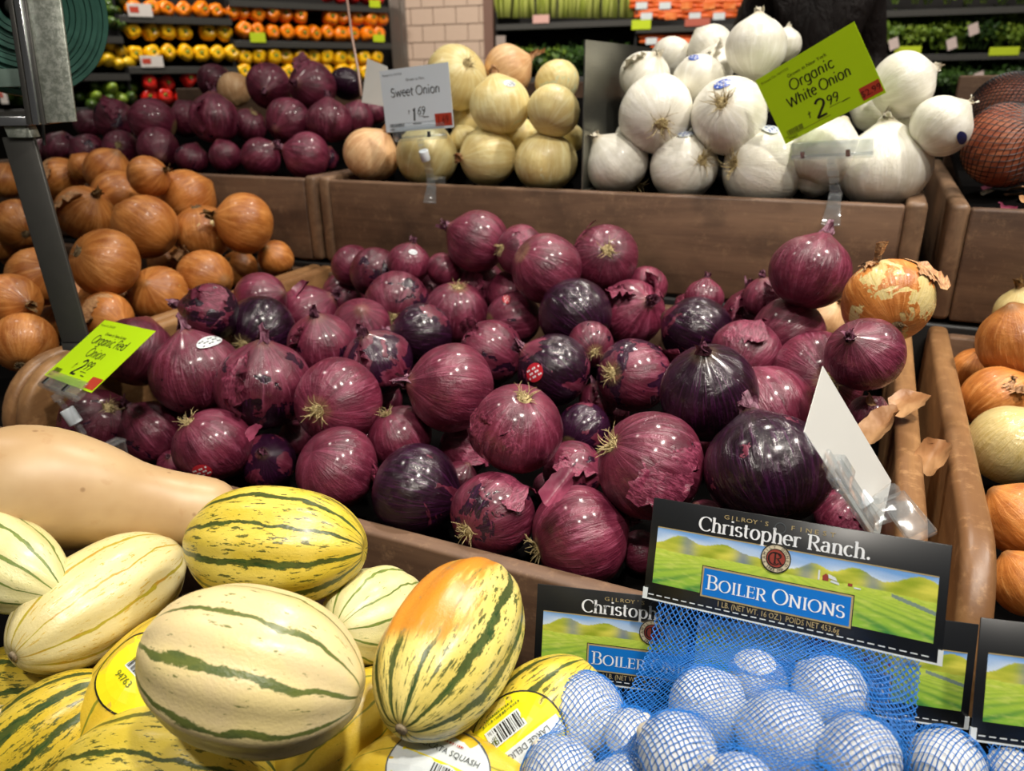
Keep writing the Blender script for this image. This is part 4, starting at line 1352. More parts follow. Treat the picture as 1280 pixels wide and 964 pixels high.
def butternut(name, label, pts, nu=48):
    """pts: list of (world point, radius) along the spine, stem end last"""
    # resample with a smooth spline
    P0 = [p for p, r in pts]
    R0 = [r for p, r in pts]
    n = 30
    C = []
    R = []
    m = len(pts) - 1
    for i in range(n + 1):
        u = i / n * m
        k = min(int(u), m - 1)
        f = u - k

        def cr(a, b, c, d, f):
            return 0.5 * ((2 * b) + (c - a) * f + (2 * a - 5 * b + 4 * c - d) * f * f + (3 * b - a - 3 * c + d) * f ** 3)
        a, b, c, d = (max(k - 1, 0), k, k + 1, min(k + 2, m))
        C.append(Vector([cr(P0[a][q], P0[b][q], P0[c][q], P0[d][q], f) for q in range(3)]))
        R.append(max(0.0005, cr(R0[a], R0[b], R0[c], R0[d], f)))
    base = C[0].copy()
    V = []
    F = []
    ref = Vector((0, 0, 1))
    for i in range(n + 1):
        d = (C[min(i + 1, n)] - C[max(i - 1, 0)]).normalized()
        x = d.cross(ref).normalized()
        y = d.cross(x)
        for k in range(nu):
            q = 2 * PI * k / nu
            V.append(C[i] - base + (x * math.cos(q) + y * math.sin(q)) * R[i] * (1 + 0.008 * math.cos(5 * q)))
    for i in range(n):
        for k in range(nu):
            F.append((i * nu + k, i * nu + (k + 1) % nu, (i + 1) * nu + (k + 1) % nu, (i + 1) * nu + k))
    F.append(tuple(range(nu - 1, -1, -1)))
    F.append(tuple(range(n * nu, (n + 1) * nu)))
    o = link(name, mesh(name, V, F, M_butternut), None, Matrix.Translation(base))
    tag(o, label, 'squash', 'butternut squash in the front bin')
    d = (C[-1] - C[-3]).normalized()
    mb = MB()
    e = C[-1] - base
    mb.tube([e - d * .004, e + d * .008, e + d * .016], [R[-1] * .9 + .006, .010, .008], 9)
    mb.build('stem', M_cork, o, smooth=True)
    return o


bn = [(P(-62, 598, .700), .001), (P(-58, 598, .700), .018), (P(-40, 600, .702), .040), (P(0, 606, .705), .0555), (P(55, 610, .712), .0580),
      (P(115, 620, .725), .0515), (P(165, 630, .74), .0425), (P(215, 636, .755), .0375), (P(262, 642, .765), .0355), (P(285, 645, .770), .0270), (P(292, 646, .772), .010)]
butternut('butternut_squash', 'large smooth tan butternut squash lying along the left front', bn)
bn2 = [(P(-70, 700, .745), .001), (P(-60, 699, .745), .022), (P(-30, 694, .742), .036), (P(-5, 688, .738), .033), (P(22, 678, .732), .024), (P(34, 671, .730), .021), (P(39, 667, .729), .013)]
butternut('butternut_squash', 'small butternut squash with cut stem behind the left-edge striped squash', bn2)


# ------------------------------------------------------------------ squash labels that follow the skin
def conform(o, px, py, up_cv, items, name):
    """items: (list of 2D polygons in metres, material); glued to object o where the photo shows it"""
    me = o.data
    Mw = o.matrix_world
    bvh = BVHTree.FromPolygons([Mw @ v.co for v in me.vertices], [tuple(p.vertices) for p in me.polygons])
    org = Vector((0, 0, CAMZ))
    d = RAY(px, py).normalized()
    hit, nrm, _, dist = bvh.ray_cast(org, d)
    if hit is None:
        return
    up = CV(*up_cv)
    v = (up - nrm * up.dot(nrm)).normalized()
    u = v.cross(nrm).normalized()
    inv = Mw.inverted()
    root = None
    for lay, (polys, mat) in enumerate(items):
        V = []
        F = []
        for poly in polys:
            ids = []
            for (a, b) in poly:
                p = hit + u * a + v * b + nrm * 0.03
                h2, n2, _, _ = bvh.ray_cast(p, -nrm, 0.2)
                if h2 is None:
                    h2, n2, _, _ = bvh.find_nearest(p)
                ids.append(len(V))
                V.append(inv @ (h2 + nrm * (0.0006 + 0.00022 * lay)))
            F.append(tuple(ids))
        q = link(name if root is None else 'print', mesh(name, V, F, mat), o if root is None else root)
        if root is None:
            root = q
    return root


def grid_disc(rx, ry, n=9, cut=None):
    """disc as small quads so it can bend; cut keeps only polygons whose centre passes"""
    out = []
    N = 24
    rings = [0, .25, .5, .75, 1.0]
    for a in range(len(rings) - 1):
        for k in range(N):
            q0, q1 = 2 * PI * k / N, 2 * PI * (k + 1) / N
            r0, r1 = rings[a], rings[a + 1]
            if a == 0:
                poly = [(0, 0), (rx * r1 * math.cos(q0), ry * r1 * math.sin(q0)), (rx * r1 * math.cos(q1), ry * r1 * math.sin(q1))]
            else:
                poly = [(rx * r0 * math.cos(q0), ry * r0 * math.sin(q0)), (rx * r1 * math.cos(q0), ry * r1 * math.sin(q0)),
                        (rx * r1 * math.cos(q1), ry * r1 * math.sin(q1)), (rx * r0 * math.cos(q1), ry * r0 * math.sin(q1))]
            out.append(poly)
    return out


def ring_poly(rx, ry, w, N=40):
    out = []
    for k in range(N):
        q0, q1 = 2 * PI * k / N, 2 * PI * (k + 1) / N
        out.append([(rx * math.cos(q0), ry * math.sin(q0)), ((rx + w) * math.cos(q0), (ry + w) * math.sin(q0)),
                    ((rx + w) * math.cos(q1), (ry + w) * math.sin(q1)), (rx * math.cos(q1), ry * math.sin(q1))])
    return out


def rects(x0, x1, y0, y1, n=4):
    return [[(x0 + (x1 - x0) * i / n, y0), (x0 + (x1 - x0) * (i + 1) / n, y0), (x0 + (x1 - x0) * (i + 1) / n, y1), (x0 + (x1 - x0) * i / n, y1)] for i in range(n)]


def barcode(x0, x1, y0, y1, seed):
    rs = random.Random(seed)
    out = []
    x = x0
    while x < x1:
        w = rs.choice((.0004, .0006, .0010, .0013))
        out += [[(x, y0 + (y1 - y0) * i / 3), (min(x + w, x1), y0 + (y1 - y0) * i / 3), (min(x + w, x1), y0 + (y1 - y0) * (i + 1) / 3), (x, y0 + (y1 - y0) * (i + 1) / 3)] for i in range(3)]
        x += w + rs.choice((.0005, .0007, .0012))
    return out


_font_cache = {}


def text_polys(s, size, x=0, y=0, align='LEFT', sx=1.0):
    """outline text (built-in font) as 2D polygons"""
    key = s
    if key not in _font_cache:
        cu = bpy.data.curves.new('lettering', 'FONT')
        cu.body = s
        cu.size = 1.0
        cu.resolution_u = 2
        ob = bpy.data.objects.new('lettering', cu)
        COL.objects.link(ob)
        dg = bpy.context.evaluated_depsgraph_get()
        me = bpy.data.meshes.new_from_object(ob.evaluated_get(dg))
        vs = [v.co.copy() for v in me.vertices]
        _font_cache[key] = ([[(vs[i].x, vs[i].y) for i in p.vertices] for p in me.polygons],
                            (min(v.x for v in vs), max(v.x for v in vs)))
        bpy.data.meshes.remove(me)
        bpy.data.objects.remove(ob)
        bpy.data.curves.remove(cu)
    polys, (x0, x1) = _font_cache[key]
    off = {'LEFT': -x0, 'CENTER': -(x0 + x1) / 2, 'RIGHT': -x1}[align]
    return [[(x + (a + off) * size * sx, y + b * size) for (a, b) in p] for p in polys]


def flip(polys):
    return [[(-a, -b) for a, b in p] for p in polys]


# round yellow label with bar code on the squash beside the blue net (upside down, as in the shop)
R_ = .032
lab = [(grid_disc(R_ * 1.1, R_), M_stickyel), (ring_poly(R_ * 1.1 - .0009, R_ - .0009, .0012), M_ink),
       (flip(rects(-.032, .032, .002, .0135)), M_stickwhite),
       (flip(rects(-.012, .017, -.017, -.004)), M_stickwhite),
       (flip(barcode(-.0105, .0155, -.016, -.005, 3)), M_ink),
       (flip(text_polys('94763', .0075, .0285, -.0105, 'RIGHT')), M_inkolive),
       (flip(text_polys('LARGE DELICATA', .0058, .0, .0045, 'CENTER')), M_inkgrey),
       (flip(barcode(-.016, .016, -.0215, -.0200, 9) + barcode(-.013, .013, -.0240, -.0228, 10)), M_inkolive)]
conform(sqN, 646, 925, (-.5, .85, .3), lab, 'produce_label')
lab2 = [(grid_disc(R_ * 1.15, R_), M_stickwhite), (ring_poly(R_ * 1.15 - .0009, R_ - .0009, .0012), M_inkgrey),
        (rects(-.030, .030, -.013, .006), M_stickyel), (rects(-.004, .022, -.012, .004), M_stickwhite),
        (barcode(-.003, .021, -.0115, .0035, 5), M_ink),
        (text_polys('DELICATA SQUASH', .0058, .0, .0115, 'CENTER'), M_inkgrey), (barcode(-.010, .010, .0190, .0205, 12), M_redtag)]
conform(sqM, 545, 962, (.12, .95, .3), lab2, 'produce_label')
lab3 = [(grid_disc(R_ * 1.1, R_), M_stickyel), (ring_poly(R_ * 1.1 - .0009, R_ - .0009, .0014), M_ink),
        (rects(-.012, .016, -.004, .020), M_stickwhite), (barcode(-.011, .015, -.003, .019, 8), M_ink),
        (text_polys('94763', .0075, -.012, -.013, 'LEFT'), M_inkolive)]
conform(sqK, 172, 838, (.45, .85, .2), lab3, 'produce_label')

# ------------------------------------------------------------------ pen-stroke lettering
def Aq(cx, cy, rx, ry, a0, a1, n=None):
    n = n or max(5, int(abs(a1 - a0) / 14))
    return [(cx + rx * math.cos(math.radians(a0 + (a1 - a0) * i / n)), cy + ry * math.sin(math.radians(a0 + (a1 - a0) * i / n))) for i in range(n + 1)]


# glyph: (advance, strokes, serif feet)
GL = {
 'O': (.78, [Aq(.38, .36, .34, .37, 100, 460)], []),
 'C': (.68, [Aq(.38, .36, .34, .37, 42, 318)], [(.64, .60, 'v'), ]),
 'S': (.52, [Aq(.25, .54, .19, .185, 25, 270) + Aq(.25, .18, .21, .19, 90, -155)], []),
 'B': (.62, [[(.12, 0), (.12, .72)], [(.12, .72)] + Aq(.30, .55, .18, .17, 90, -90) + [(.12, .38)], [(.12, .38)] + Aq(.32, .19, .22, .19, 90, -90) + [(.12, 0)]], [(.08, 0, 'h'), (.08, .72, 'h')]),
 'I': (.34, [[(.17, 0), (.17, .72)]], [(.17, 0, 'h'), (.17, .72, 'h')]),
 'L': (.56, [[(.13, .72), (.13, 0)], [(.13, .01), (.50, .01)]], [(.13, .72, 'h'), (.10, 0, 'h'), (.51, .07, 'v')]),
 'E': (.58, [[(.13, 0), (.13, .72)], [(.13, .71), (.48, .71)], [(.13, .38), (.42, .38)], [(.13, .01), (.51, .01)]], [(.1, 0, 'h'), (.1, .72, 'h'), (.49, .65, 'v'), (.43, .38, 'v'), (.52, .07, 'v')]),
 'R': (.64, [[(.13, 0), (.13, .72)], [(.13, .72)] + Aq(.32, .54, .19, .18, 90, -90) + [(.13, .36)], [(.30, .36), (.58, 0)]], [(.13, 0, 'h'), (.10, .72, 'h'), (.57, 0, 'h')]),
 'N': (.76, [[(.13, 0), (.13, .72)], [(.13, .72), (.62, .0)], [(.62, 0), (.62, .72)]], [(.13, 0, 'h'), (.10, .72, 'h'), (.62, .72, 'h')]),
 'W': (1.0, [[(.04, .72), (.27, 0)], [(.27, 0), (.49, .66)], [(.49, .66), (.72, 0)], [(.72, 0), (.95, .74)]], []),
 'h': (.54, [[(.11, .76), (.11, 0)], [(.11, .28)] + Aq(.27, .32, .16, .18, 160, 0) + [(.43, 0)]], [(.11, 0, 'h'), (.08, .76, 'l'), (.43, 0, 'h')]),
 'n': (.54, [[(.11, .49), (.11, 0)], [(.11, .28)] + Aq(.27, .32, .16, .18, 160, 0) + [(.43, 0)]], [(.11, 0, 'h'), (.08, .49, 'l'), (.43, 0, 'h')]),
 'r': (.40, [[(.11, .49), (.11, 0)], [(.11, .28)] + Aq(.27, .32, .16, .17, 160, 50)], [(.11, 0, 'h'), (.08, .49, 'l')]),
 'i': (.26, [[(.12, .49), (.12, 0)], [(.12, .66), (.12, .74)]], [(.12, 0, 'h'), (.09, .49, 'l')]),
 's': (.40, [Aq(.20, .37, .14, .125, 25, 270) + Aq(.20, .125, .155, .125, 90, -155)], []),
 't': (.36, [[(.15, .66), (.15, .12)] + Aq(.25, .12, .10, .12, 180, 290), [(.03, .48), (.32, .48)]], []),
 'o': (.54, [Aq(.26, .25, .21, .255, 100, 460)], []),
 'p': (.56, [[(.11, .49), (.11, -.24)], Aq(.29, .25, .20, .25, 140, -140)], [(.11, -.24, 'h'), (.08, .49, 'l')]),
 'e': (.48, [[(.06, .27), (.42, .27)] + Aq(.24, .25, .19, .25, 0, 310)], []),
 'c': (.46, [Aq(.26, .25, .20, .25, 45, 315)], []),
 'a': (.52, [Aq(.25, .25, .20, .25, 40, 320), [(.42, .50), (.42, 0)]], []),
 'A': (.50, [[(.10, .40)] + Aq(.23, .36, .14, .13, 140, 0) + [(.37, .06)] + Aq(.43, .06, .06, .06, 180, 290), [(.37, .30)] + Aq(.21, .14, .15, .14, 90, 340)], []),
 'd': (.54, [Aq(.25, .25, .20, .25, 40, 320), [(.43, .76), (.43, 0)]], []),
 'g': (.54, [Aq(.25, .25, .20, .25, 40, 320), [(.43, .50), (.43, -.06)] + Aq(.25, -.08, .18, .15, 0, -150)], []),
 'w': (.76, [[(.05, .49), (.21, 0)], [(.21, 0), (.36, .46)], [(.36, .46), (.52, 0)], [(.52, 0), (.68, .50)]], []),
 '1': (.36, [[(.10, .58), (.20, .72), (.20, 0)]], []),
 '2': (.52, [Aq(.25, .52, .19, .20, 160, -35) + [(.05, 0)], [(.05, .01), (.48, .01)]], []),
 '6': (.54, [Aq(.26, .19, .18, .19, 120, 480), [(.09, .24), (.16, .52), (.40, .76)]], []),
 '9': (.54, [Aq(.24, .53, .18, .19, -40, 320), [(.42, .56), (.38, .25), (.22, -.04)]], []),
 '$': (.40, [[(.18, .62), (.18, .02)], [(.04, .40), (.34, .46)]], []),
 '.': (.26, [Aq(.12, .05, .035, .035, 0, 360)], []),
 ' ': (.26, [], []),
}


def stroke_text(s, size, x, y, style='hand', align='CENTER', shear=0.0, weight=1.0, sx=1.0, small=None):
    """pen lettering as 2D quads.  small: scale for every letter but the first of a word (small capitals)"""
    quads = []
    cx = 0.0
    prev = ' '
    for ch in s:
        k = 1.0
        g = ch
        if style == 'serif' and ch == 'a':
            g = 'A'
        if small and prev != ' ' and ch != ' ':
            k = small
        adv, strokes, feet = GL[g]
        thick, thin = (0.115, 0.035) if style == 'serif' else (0.085, 0.045)
        thick *= weight / (k ** .5)
        thin *= weight / (k ** .5)

        def pt(p):
            return (cx + p[0] * k * sx + shear * p[1] * k, p[1] * k)
        for st in strokes:
            if g == '.':
                c = pt((.12, .055))
                quads.append([(c[0] + .075 * k * math.cos(q * PI / 5), c[1] + .075 * k * math.sin(q * PI / 5)) for q in range(10)])
                continue
            Q = [pt(p) for p in st]
            L = []
            for i, p in enumerate(Q):
                a = Q[max(i - 1, 0)]
                b = Q[min(i + 1, len(Q) - 1)]
                dx, dy = b[0] - a[0], b[1] - a[1]
                ln = math.hypot(dx, dy) or 1
                nx, ny = -dy / ln, dx / ln
                if style == 'serif':
                    w = thin + (thick - thin) * abs(nx) ** 1.3
                else:
                    w = thin + (thick - thin) * abs(nx * .8 - ny * .6)
                w *= k * .5
                L.append(((p[0] + nx * w, p[1] + ny * w), (p[0] - nx * w, p[1] - ny * w)))
            for i in range(len(L) - 1):
                quads.append([L[i][0], L[i][1], L[i + 1][1], L[i + 1][0]])
        if style == 'serif':
            for (fx, fy, m) in feet:
                c = pt((fx, fy))
                h = .022 * k * weight
                if m == 'h':
                    quads.append([(c[0] - .11 * k, c[1] - h), (c[0] + .11 * k, c[1] - h), (c[0] + .11 * k, c[1] + h), (c[0] - .11 * k, c[1] + h)])
                elif m == 'l':
                    quads.append([(c[0] - .07 * k, c[1] - h - .03), (c[0] + .05 * k, c[1] - h), (c[0] + .05 * k, c[1] + h), (c[0] - .07 * k, c[1] + h - .03)])
                else:
                    quads.append([(c[0] - h, c[1] - .08 * k), (c[0] + h, c[1] - .08 * k), (c[0] + h, c[1] + .08 * k), (c[0] - h, c[1] + .08 * k)])
        cx += adv * k * sx + (.02 if style == 'serif' else 0.0)
        prev = ch
    off = {'LEFT': 0, 'CENTER': -cx / 2, 'RIGHT': -cx}[align]
    return [[(x + (a + off) * size, y + b * size) for a, b in q] for q in quads]


def flat_print(name, polys, z, mat, parent, warp=None):
    V = []
    F = []
    for p in polys:
        ids = []
        for (a, b) in p:
            ids.append(len(V))
            zz = z + (warp(a, b) if warp else 0.0)
            V.append((a, b, zz))
        F.append(tuple(ids))
    # face the front
    me = mesh(name, V, F, mat, False)
    bm = bmesh.new()
    bm.from_mesh(me)
    for f in bm.faces:
        if f.normal.z < 0:
            f.normal_flip()
    bm.to_mesh(me)
    bm.free()
    return link(name, me, parent)


def rect(x0, x1, y0, y1):
    return [[(x0, y0), (x1, y0), (x1, y1), (x0, y1)]]


def frame_of(c, ux, uy):
    ux = Vector(ux).normalized()
    uy = Vector(uy)
    uy = (uy - ux * uy.dot(ux)).normalized()
    n = ux.cross(uy)
    M = Matrix.Identity(4)
    for i in range(3):
        M[i][0], M[i][1], M[i][2] = ux[i], uy[i], n[i]
    M.translation = Vector(c)
    return M


W, H = .15, .1034


def card_body(mat, w=W, h=H):
    return MB().box(-w / 2, w / 2, -h / 2, h / 2, -.0006, 0)


def price_sign(M, label, kind):
    e = empty('price_sign')
    e.matrix_world = M
    tag(e, label, 'sign')
    lime = kind != 'sweet'
    c = card_body(None).build('card', M_card_green if lime else M_card_white, e)
    z = .0003
    pr = lambda nm, polys, mat: flat_print(nm, polys, z, mat, c)
    pr('date_print', text_polys('Printed On 10/17/23', .0052, -W / 2 + .006, H / 2 - .0105), M_inkolive if lime else M_inkgrey)
    if kind == 'white':
        pr('origin_print', text_polys('Grown in New York', .0070, -.002, .0310, 'CENTER'), M_ink)
        pr('name_lettering', stroke_text('Organic', .0198, -.002, .0127, shear=.08, sx=.96, weight=1.2) + stroke_text('White Onion', .0198, -.001, -.0080, shear=.08, sx=.86, weight=1.2), M_ink)
        pr('price_lettering', stroke_text('$', .016, -.027, -.035, shear=.2) + stroke_text('2', .033, -.011, -.0400, shear=.2, weight=1.3) + stroke_text('99', .0165, .0105, -.0305, shear=.2, weight=1.3), M_ink)
        pr('unit_print', rect(.002, .019, -.0342, -.0336) + rect(.020, .032, -.0352, -.0342), M_ink)
        pr('sale_patch', rect(W / 2 - .029, W / 2 - .0015, -H / 2 + .004, -H / 2 + .0215), M_redtag)
        flat_print('sale_lettering', text_polys('$2.99', .0125, W / 2 - .0155, -H / 2 + .008, 'CENTER'), .0006, M_darkred, c)
        pr('barcode_print', barcode(-W / 2 + .009, -W / 2 + .034, -H / 2 + .009, -H / 2 + .0165, 4), M_inkolive)
        pr('code_print', text_polys('94663', .0055, -W / 2 + .008, -H / 2 + .0025), M_ink)
        pr('rule_print', rect(-W / 2 + .003, .0, -H / 2 + .0075, -H / 2 + .0081), M_inkolive)
    elif kind == 'red':
        pr('origin_print', text_polys('Grown in New Jersey', .0070, -.002, .0285, 'CENTER'), M_ink)
        pr('name_lettering', stroke_text('Organic Red', .0190, .000, .0125, shear=.08, weight=1.2, sx=.95) + stroke_text('Onion', .0190, -.003, -.0080, shear=.08, weight=1.2), M_ink)
        pr('price_lettering', stroke_text('$', .016, -.026, -.030, shear=.2) + stroke_text('2', .033, -.011, -.0370, shear=.2, weight=1.3) + stroke_text('99', .0175, .0105, -.0265, shear=.2, weight=1.3), M_ink)
        pr('unit_print', rect(.002, .019, -.0310, -.0302) + rect(.012, .023, -.0365, -.0352), M_ink)
        pr('sale_patch', rect(W / 2 - .030, W / 2 - .0015, -H / 2 + .003, -H / 2 + .020), M_redtag)
        pr('barcode_print', barcode(-W / 2 + .009, -W / 2 + .030, -H / 2 + .008, -H / 2 + .0165, 4), M_ink)
        pr('code_print', text_polys('94082', .0055, -W / 2 + .006, -H / 2 + .0025), M_ink)
    else:
        pr('origin_print', text_polys('Grown in Peru', .0068, .002, .0300, 'CENTER'), M_inkgrey)
        pr('name_lettering', stroke_text('Sweet Onion', .0192, -.001, .0065, shear=.06, sx=1.02, weight=1.25), M_ink)
        pr('price_lettering', stroke_text('$', .012, -.019, -.0245, shear=.2) + stroke_text('1', .0286, -.0085, -.0355, shear=.1, weight=1.6) + stroke_text('69', .0165, .0085, -.0260, shear=.2, weight=1.2), M_ink)
        pr('unit_print', rect(.002, .014, -.0292, -.0286) + rect(.012, .024, -.0315, -.0302), M_ink)
        pr('sale_patch', rect(W / 2 - .038, W / 2 - .002, -H / 2 + .004, -H / 2 + .0245), M_redtag)
        flat_print('sale_lettering', text_polys('1.69', .0185, W / 2 - .020, -H / 2 + .008, 'CENTER', sx=.8), .0006, M_darkred, c)
        pr('barcode_print', barcode(-W / 2 + .010, -W / 2 + .043, -H / 2 + .0075, -H / 2 + .0135, 4), M_ink)
        pr('rule_print', rect(-W / 2 + .042, W / 2 - .038, -H / 2 + .0130, -H / 2 + .0134), M_inkgrey)
        pr('code_print', rect(-W / 2 + .010, -W / 2 + .020, -H / 2 + .003, -H / 2 + .0048) + rect(-.012, .006, -H / 2 + .0105, -H / 2 + .0117), M_inkgrey)
    return e


def clip_holder(M, foot, out, label, tilt=0.0, gripw=.115, ball=False, along=None):
    """clear clip: grip bar under the card, stem and a jaw that pinches the board at foot"""
    e = empty('sign_clip')
    e.location = foot
    tag(e, label, 'sign clip', 'clear plastic sign clips')
    f = Vector(foot)
    R3 = M.to_3x3()
    ux, uy, n = R3.col[0].normalized(), R3.col[1].normalized(), R3.col[2].normalized()
    if tilt:
        q = Quaternion(n, tilt)
        gx, gy = q @ ux, q @ uy
    else:
        gx, gy = ux, uy
    low = M @ Vector((0, -H / 2, 0)) if along is None else Vector(along)
    g = low - f
    mb = MB()
    mb.obox(g + n * .0035 - gy * .002, gx, gy, n, gripw, .022, .0022)
    mb.obox(g - n * .0035 - gy * .002, gx, gy, n, gripw, .022, .0022)
    mb.tube([g - gx * gripw / 2 - gy * .013, g + gx * gripw / 2 - gy * .013], .0042, 10)
    mb.build('grip_bar', M_clear, e, bevel=.0006)
    mb = MB()
    for s in (-.55, .35):
        mb.obox(g + gx * (gripw * s * .62) - gy * .008 + n * .006, gx, gy, n, .006, .010, .002)
    mb.build('spring', M_chrome, e)
    top = g - gy * .017
    jaw_top = Vector((0, 0, .016)) + Vector(out) * .006
    mid = (top + jaw_top) / 2 + Vector(out) * .004
    mb = MB()
    mb.tube([top, top * .75 + mid * .25], [.0065, .006], 12)
    sd = gx
    for k in range(4):
        a = (top * .75 + mid * .25).lerp(jaw_top, k / 4)
        b = (top * .75 + mid * .25).lerp(jaw_top, (k + .8) / 4)
        d = (b - a).normalized()
        w = d.cross(sd).normalized()
        mb.obox((a + b) / 2, sd, d, w, .013 + .002 * (k % 2), (b - a).length, .006)
    mb.build('stem', M_clear, e, bevel=.001)
    if ball:
        mb = MB()
        d = (jaw_top - top).normalized()
        mb.tube([top.lerp(jaw_top, .28), top.lerp(jaw_top, .55)], .0085, 16)
        mb.build('swivel_joint', M_whiteplastic, e, bevel=.001)
    ov = Vector(out)
    sx = ov.cross(Vector((0, 0, 1))).normalized()
    upv = Vector((0, 0, 1))
    mb = MB()
    # two jaws straddling the board, the outer one flares
    for (o0, o1, z0, z1, w0, w1) in ((.004, .004, .018, -.004, .016, .020), (.004, .013, -.004, -.030, .020, .027)):
        a = ov * o0 + upv * z0
        b = ov * o1 + upv * z1
        mb.hexa([a - sx * w0 / 2, a + sx * w0 / 2, b + sx * w1 / 2, b - sx * w1 / 2,
                 a - sx * w0 / 2 + ov * .0025, a + sx * w0 / 2 + ov * .0025, b + sx * w1 / 2 + ov * .0025, b - sx * w1 / 2 + ov * .0025])
    mb.obox(ov * .0145 - upv * .030, sx, ov, upv, .027, .004, .003)
    mb.obox(-ov * .014 + upv * .010, sx, ov, upv, .018, .040, .003)
    mb.obox(-ov * .031 - upv * .008, sx, ov, upv, .018, .003, .036)
    mb.build('jaw', M_clear, e, bevel=.0008)
    return e


up0 = Vector((0, 0, CAMZ))
Ms = frame_of(Vector((-.741, 1.205, -.023)) + up0, (.991, -.11, .074), (-.072, .027, .997))
price_sign(Ms, 'white Sweet Onion price card with red sale patch', 'sweet')
clip_holder(Ms, Vector((-.735, 1.236, -.172)) + up0, (0, -1, 0), 'clear clip with white joint holding the Sweet Onion card', ball=True)
Mw_ = frame_of(Vector((-.090, 1.228, -.011)) + up0, (.838, -.265, .477), (-.506, -.048, .861))
price_sign(Mw_, 'lime Organic White Onion price card tilted upward to the right', 'white')
clip_holder(Mw_, Vector((-.0475, 1.236, -.172)) + up0, (0, -1, 0), 'clear ribbed clip holding the tilted White Onion card', tilt=-.42, along=P(1039, 184, 1.10))
Mr = frame_of(Vector((-.855, .596, -.309)) + up0, (.96, -.267, .09), (.187, .843, .504))
price_sign(Mr, 'lime Organic Red Onion price card leaning back at the left', 'red')
clip_holder(Mr, Vector((-.835, .553, -.430)) + up0, (0, -1, 0), 'crumpled clear clip with white joint below the Red Onion card', ball=True)

# card seen from behind with its clip on the right rail
p0, p1, p2 = P(1029, 458, .560), P(1012, 511, .540), P(1114, 601, .640)
ux = (p2 - p0).normalized()
uy = p0 - p1
uy = (uy - ux * uy.dot(ux))
hh = .060
uy.normalize()
cc = (p0 + p2) / 2 - uy * hh / 2
Mb = frame_of(cc, ux, uy)
eb_ = empty('price_sign')
eb_.matrix_world = Mb
tag(eb_, 'blank white back of a price card at the right rail', 'sign')
MB().box(-.077, .077, -hh / 2, hh / 2, -.0006, 0).build('card', M_card_back, eb_)
foot = Vector((.0705, .660, -.345)) + up0
ec = empty('sign_clip')
ec.location = foot
tag(ec, 'clear clip with white joint on the right rail by the card back', 'sign clip', 'clear plastic sign clips')
b0, b1 = Mb @ Vector((-.045, -hh / 2, .003)) - foot, Mb @ Vector((.055, -hh / 2, .003)) - foot
n_ = Mb.to_3x3().col[2]
mb = MB()
mb.obox((b0 + b1) / 2, ux, uy, n_, .10, .016, .003)
mb.obox((b0 + b1) / 2 + n_ * .006, ux, uy, n_, .085, .012, .003)
mb.obox(b0 + n_ * .008 - uy * .006 + ux * .012, ux, uy, n_, .022, .020, .010)
mb.build('grip_bar', M_clear, ec, bevel=.0008)
j0 = P(1066, 618, .605) - foot
j1 = P(1090, 628, .600) - foot
mb = MB()
mb.tube([P(1058, 606, .607) - foot, P(1082, 634, .600) - foot], .0085, 16)
mb.build('swivel_joint', M_whiteplastic, ec, bevel=.001)
mb = MB()
mb.tube([P(1080, 632, .600) - foot, P(1098, 648, .597) - foot, P(1112, 640, .60) - foot, P(1128, 636, .605) - foot], [.006, .007, .008, .007], 10)
mb.tube([P(1095, 625, .602) - foot, P(1118, 612, .61) - foot], [.004, .006], 8)
mb.build('stem', M_clear, ec)
mb = MB()
mb.hexa([P(1104, 628, .600) - foot, P(1130, 618, .612) - foot, P(1172, 668, .585) - foot, P(1140, 684, .575) - foot,
         P(1104, 622, .596) - foot, P(1130, 612, .608) - foot, P(1172, 662, .581) - foot, P(1140, 678, .571) - foot])
mb.hexa([P(1108, 640, .605) - foot, P(1134, 630, .618) - foot, P(1160, 662, .600) - foot, P(1132, 676, .590) - foot,
         P(1108, 634, .601) - foot, P(1134, 624, .614) - foot, P(1160, 656, .596) - foot, P(1132, 670, .586) - foot])
mb.build('jaw', M_clear, ec, bevel=.001)

# grey card edge behind the Sweet Onion card
q0, q1, q2, q3 = P(459, 73, 1.50), P(484, 83, 1.47), P(492, 135, 1.47), P(452, 128, 1.51)
nn = (q1 - q0).cross(q3 - q0).normalized() * .0006
ob = MB().hexa([q3 - q3, q2 - q3, q1 - q3, q0 - q3, q3 - q3 + nn, q2 - q3 + nn, q1 - q3 + nn, q0 - q3 + nn]).build('price_sign', M_card_back, None, M=Matrix.Translation(q3))
tag(ob, 'plain grey card back poking out left of the Sweet Onion card', 'sign')
w0 = P(432, -14, 1.62)
ob = MB().tube([P(432, -14, 1.62) - w0, P(440, 45, 1.60) - w0, P(448, 90, 1.56) - w0, P(452, 120, 1.54) - w0], .0028, 8).build('sign_wand', plain('pinkish_wand', '#a98a7c', 0.4), None, smooth=True, M=Matrix.Translation(w0))
tag(ob, 'thin pinkish sign wand rising from the back red onions', 'sign wand')

# ------------------------------------------------------------------ boiler onion bags
HW, HH = .21, .0808


def hx(u):
    return (u - .5) * HW


def hy(v):
    return (.5 - v) * HH


def fbm(x, y, s=1.0):
    return noise.noise(Vector((x * s, y * s, 3.7))) + .5 * noise.noise(Vector((x * s * 2.1, y * s * 2.1, 1.2)))


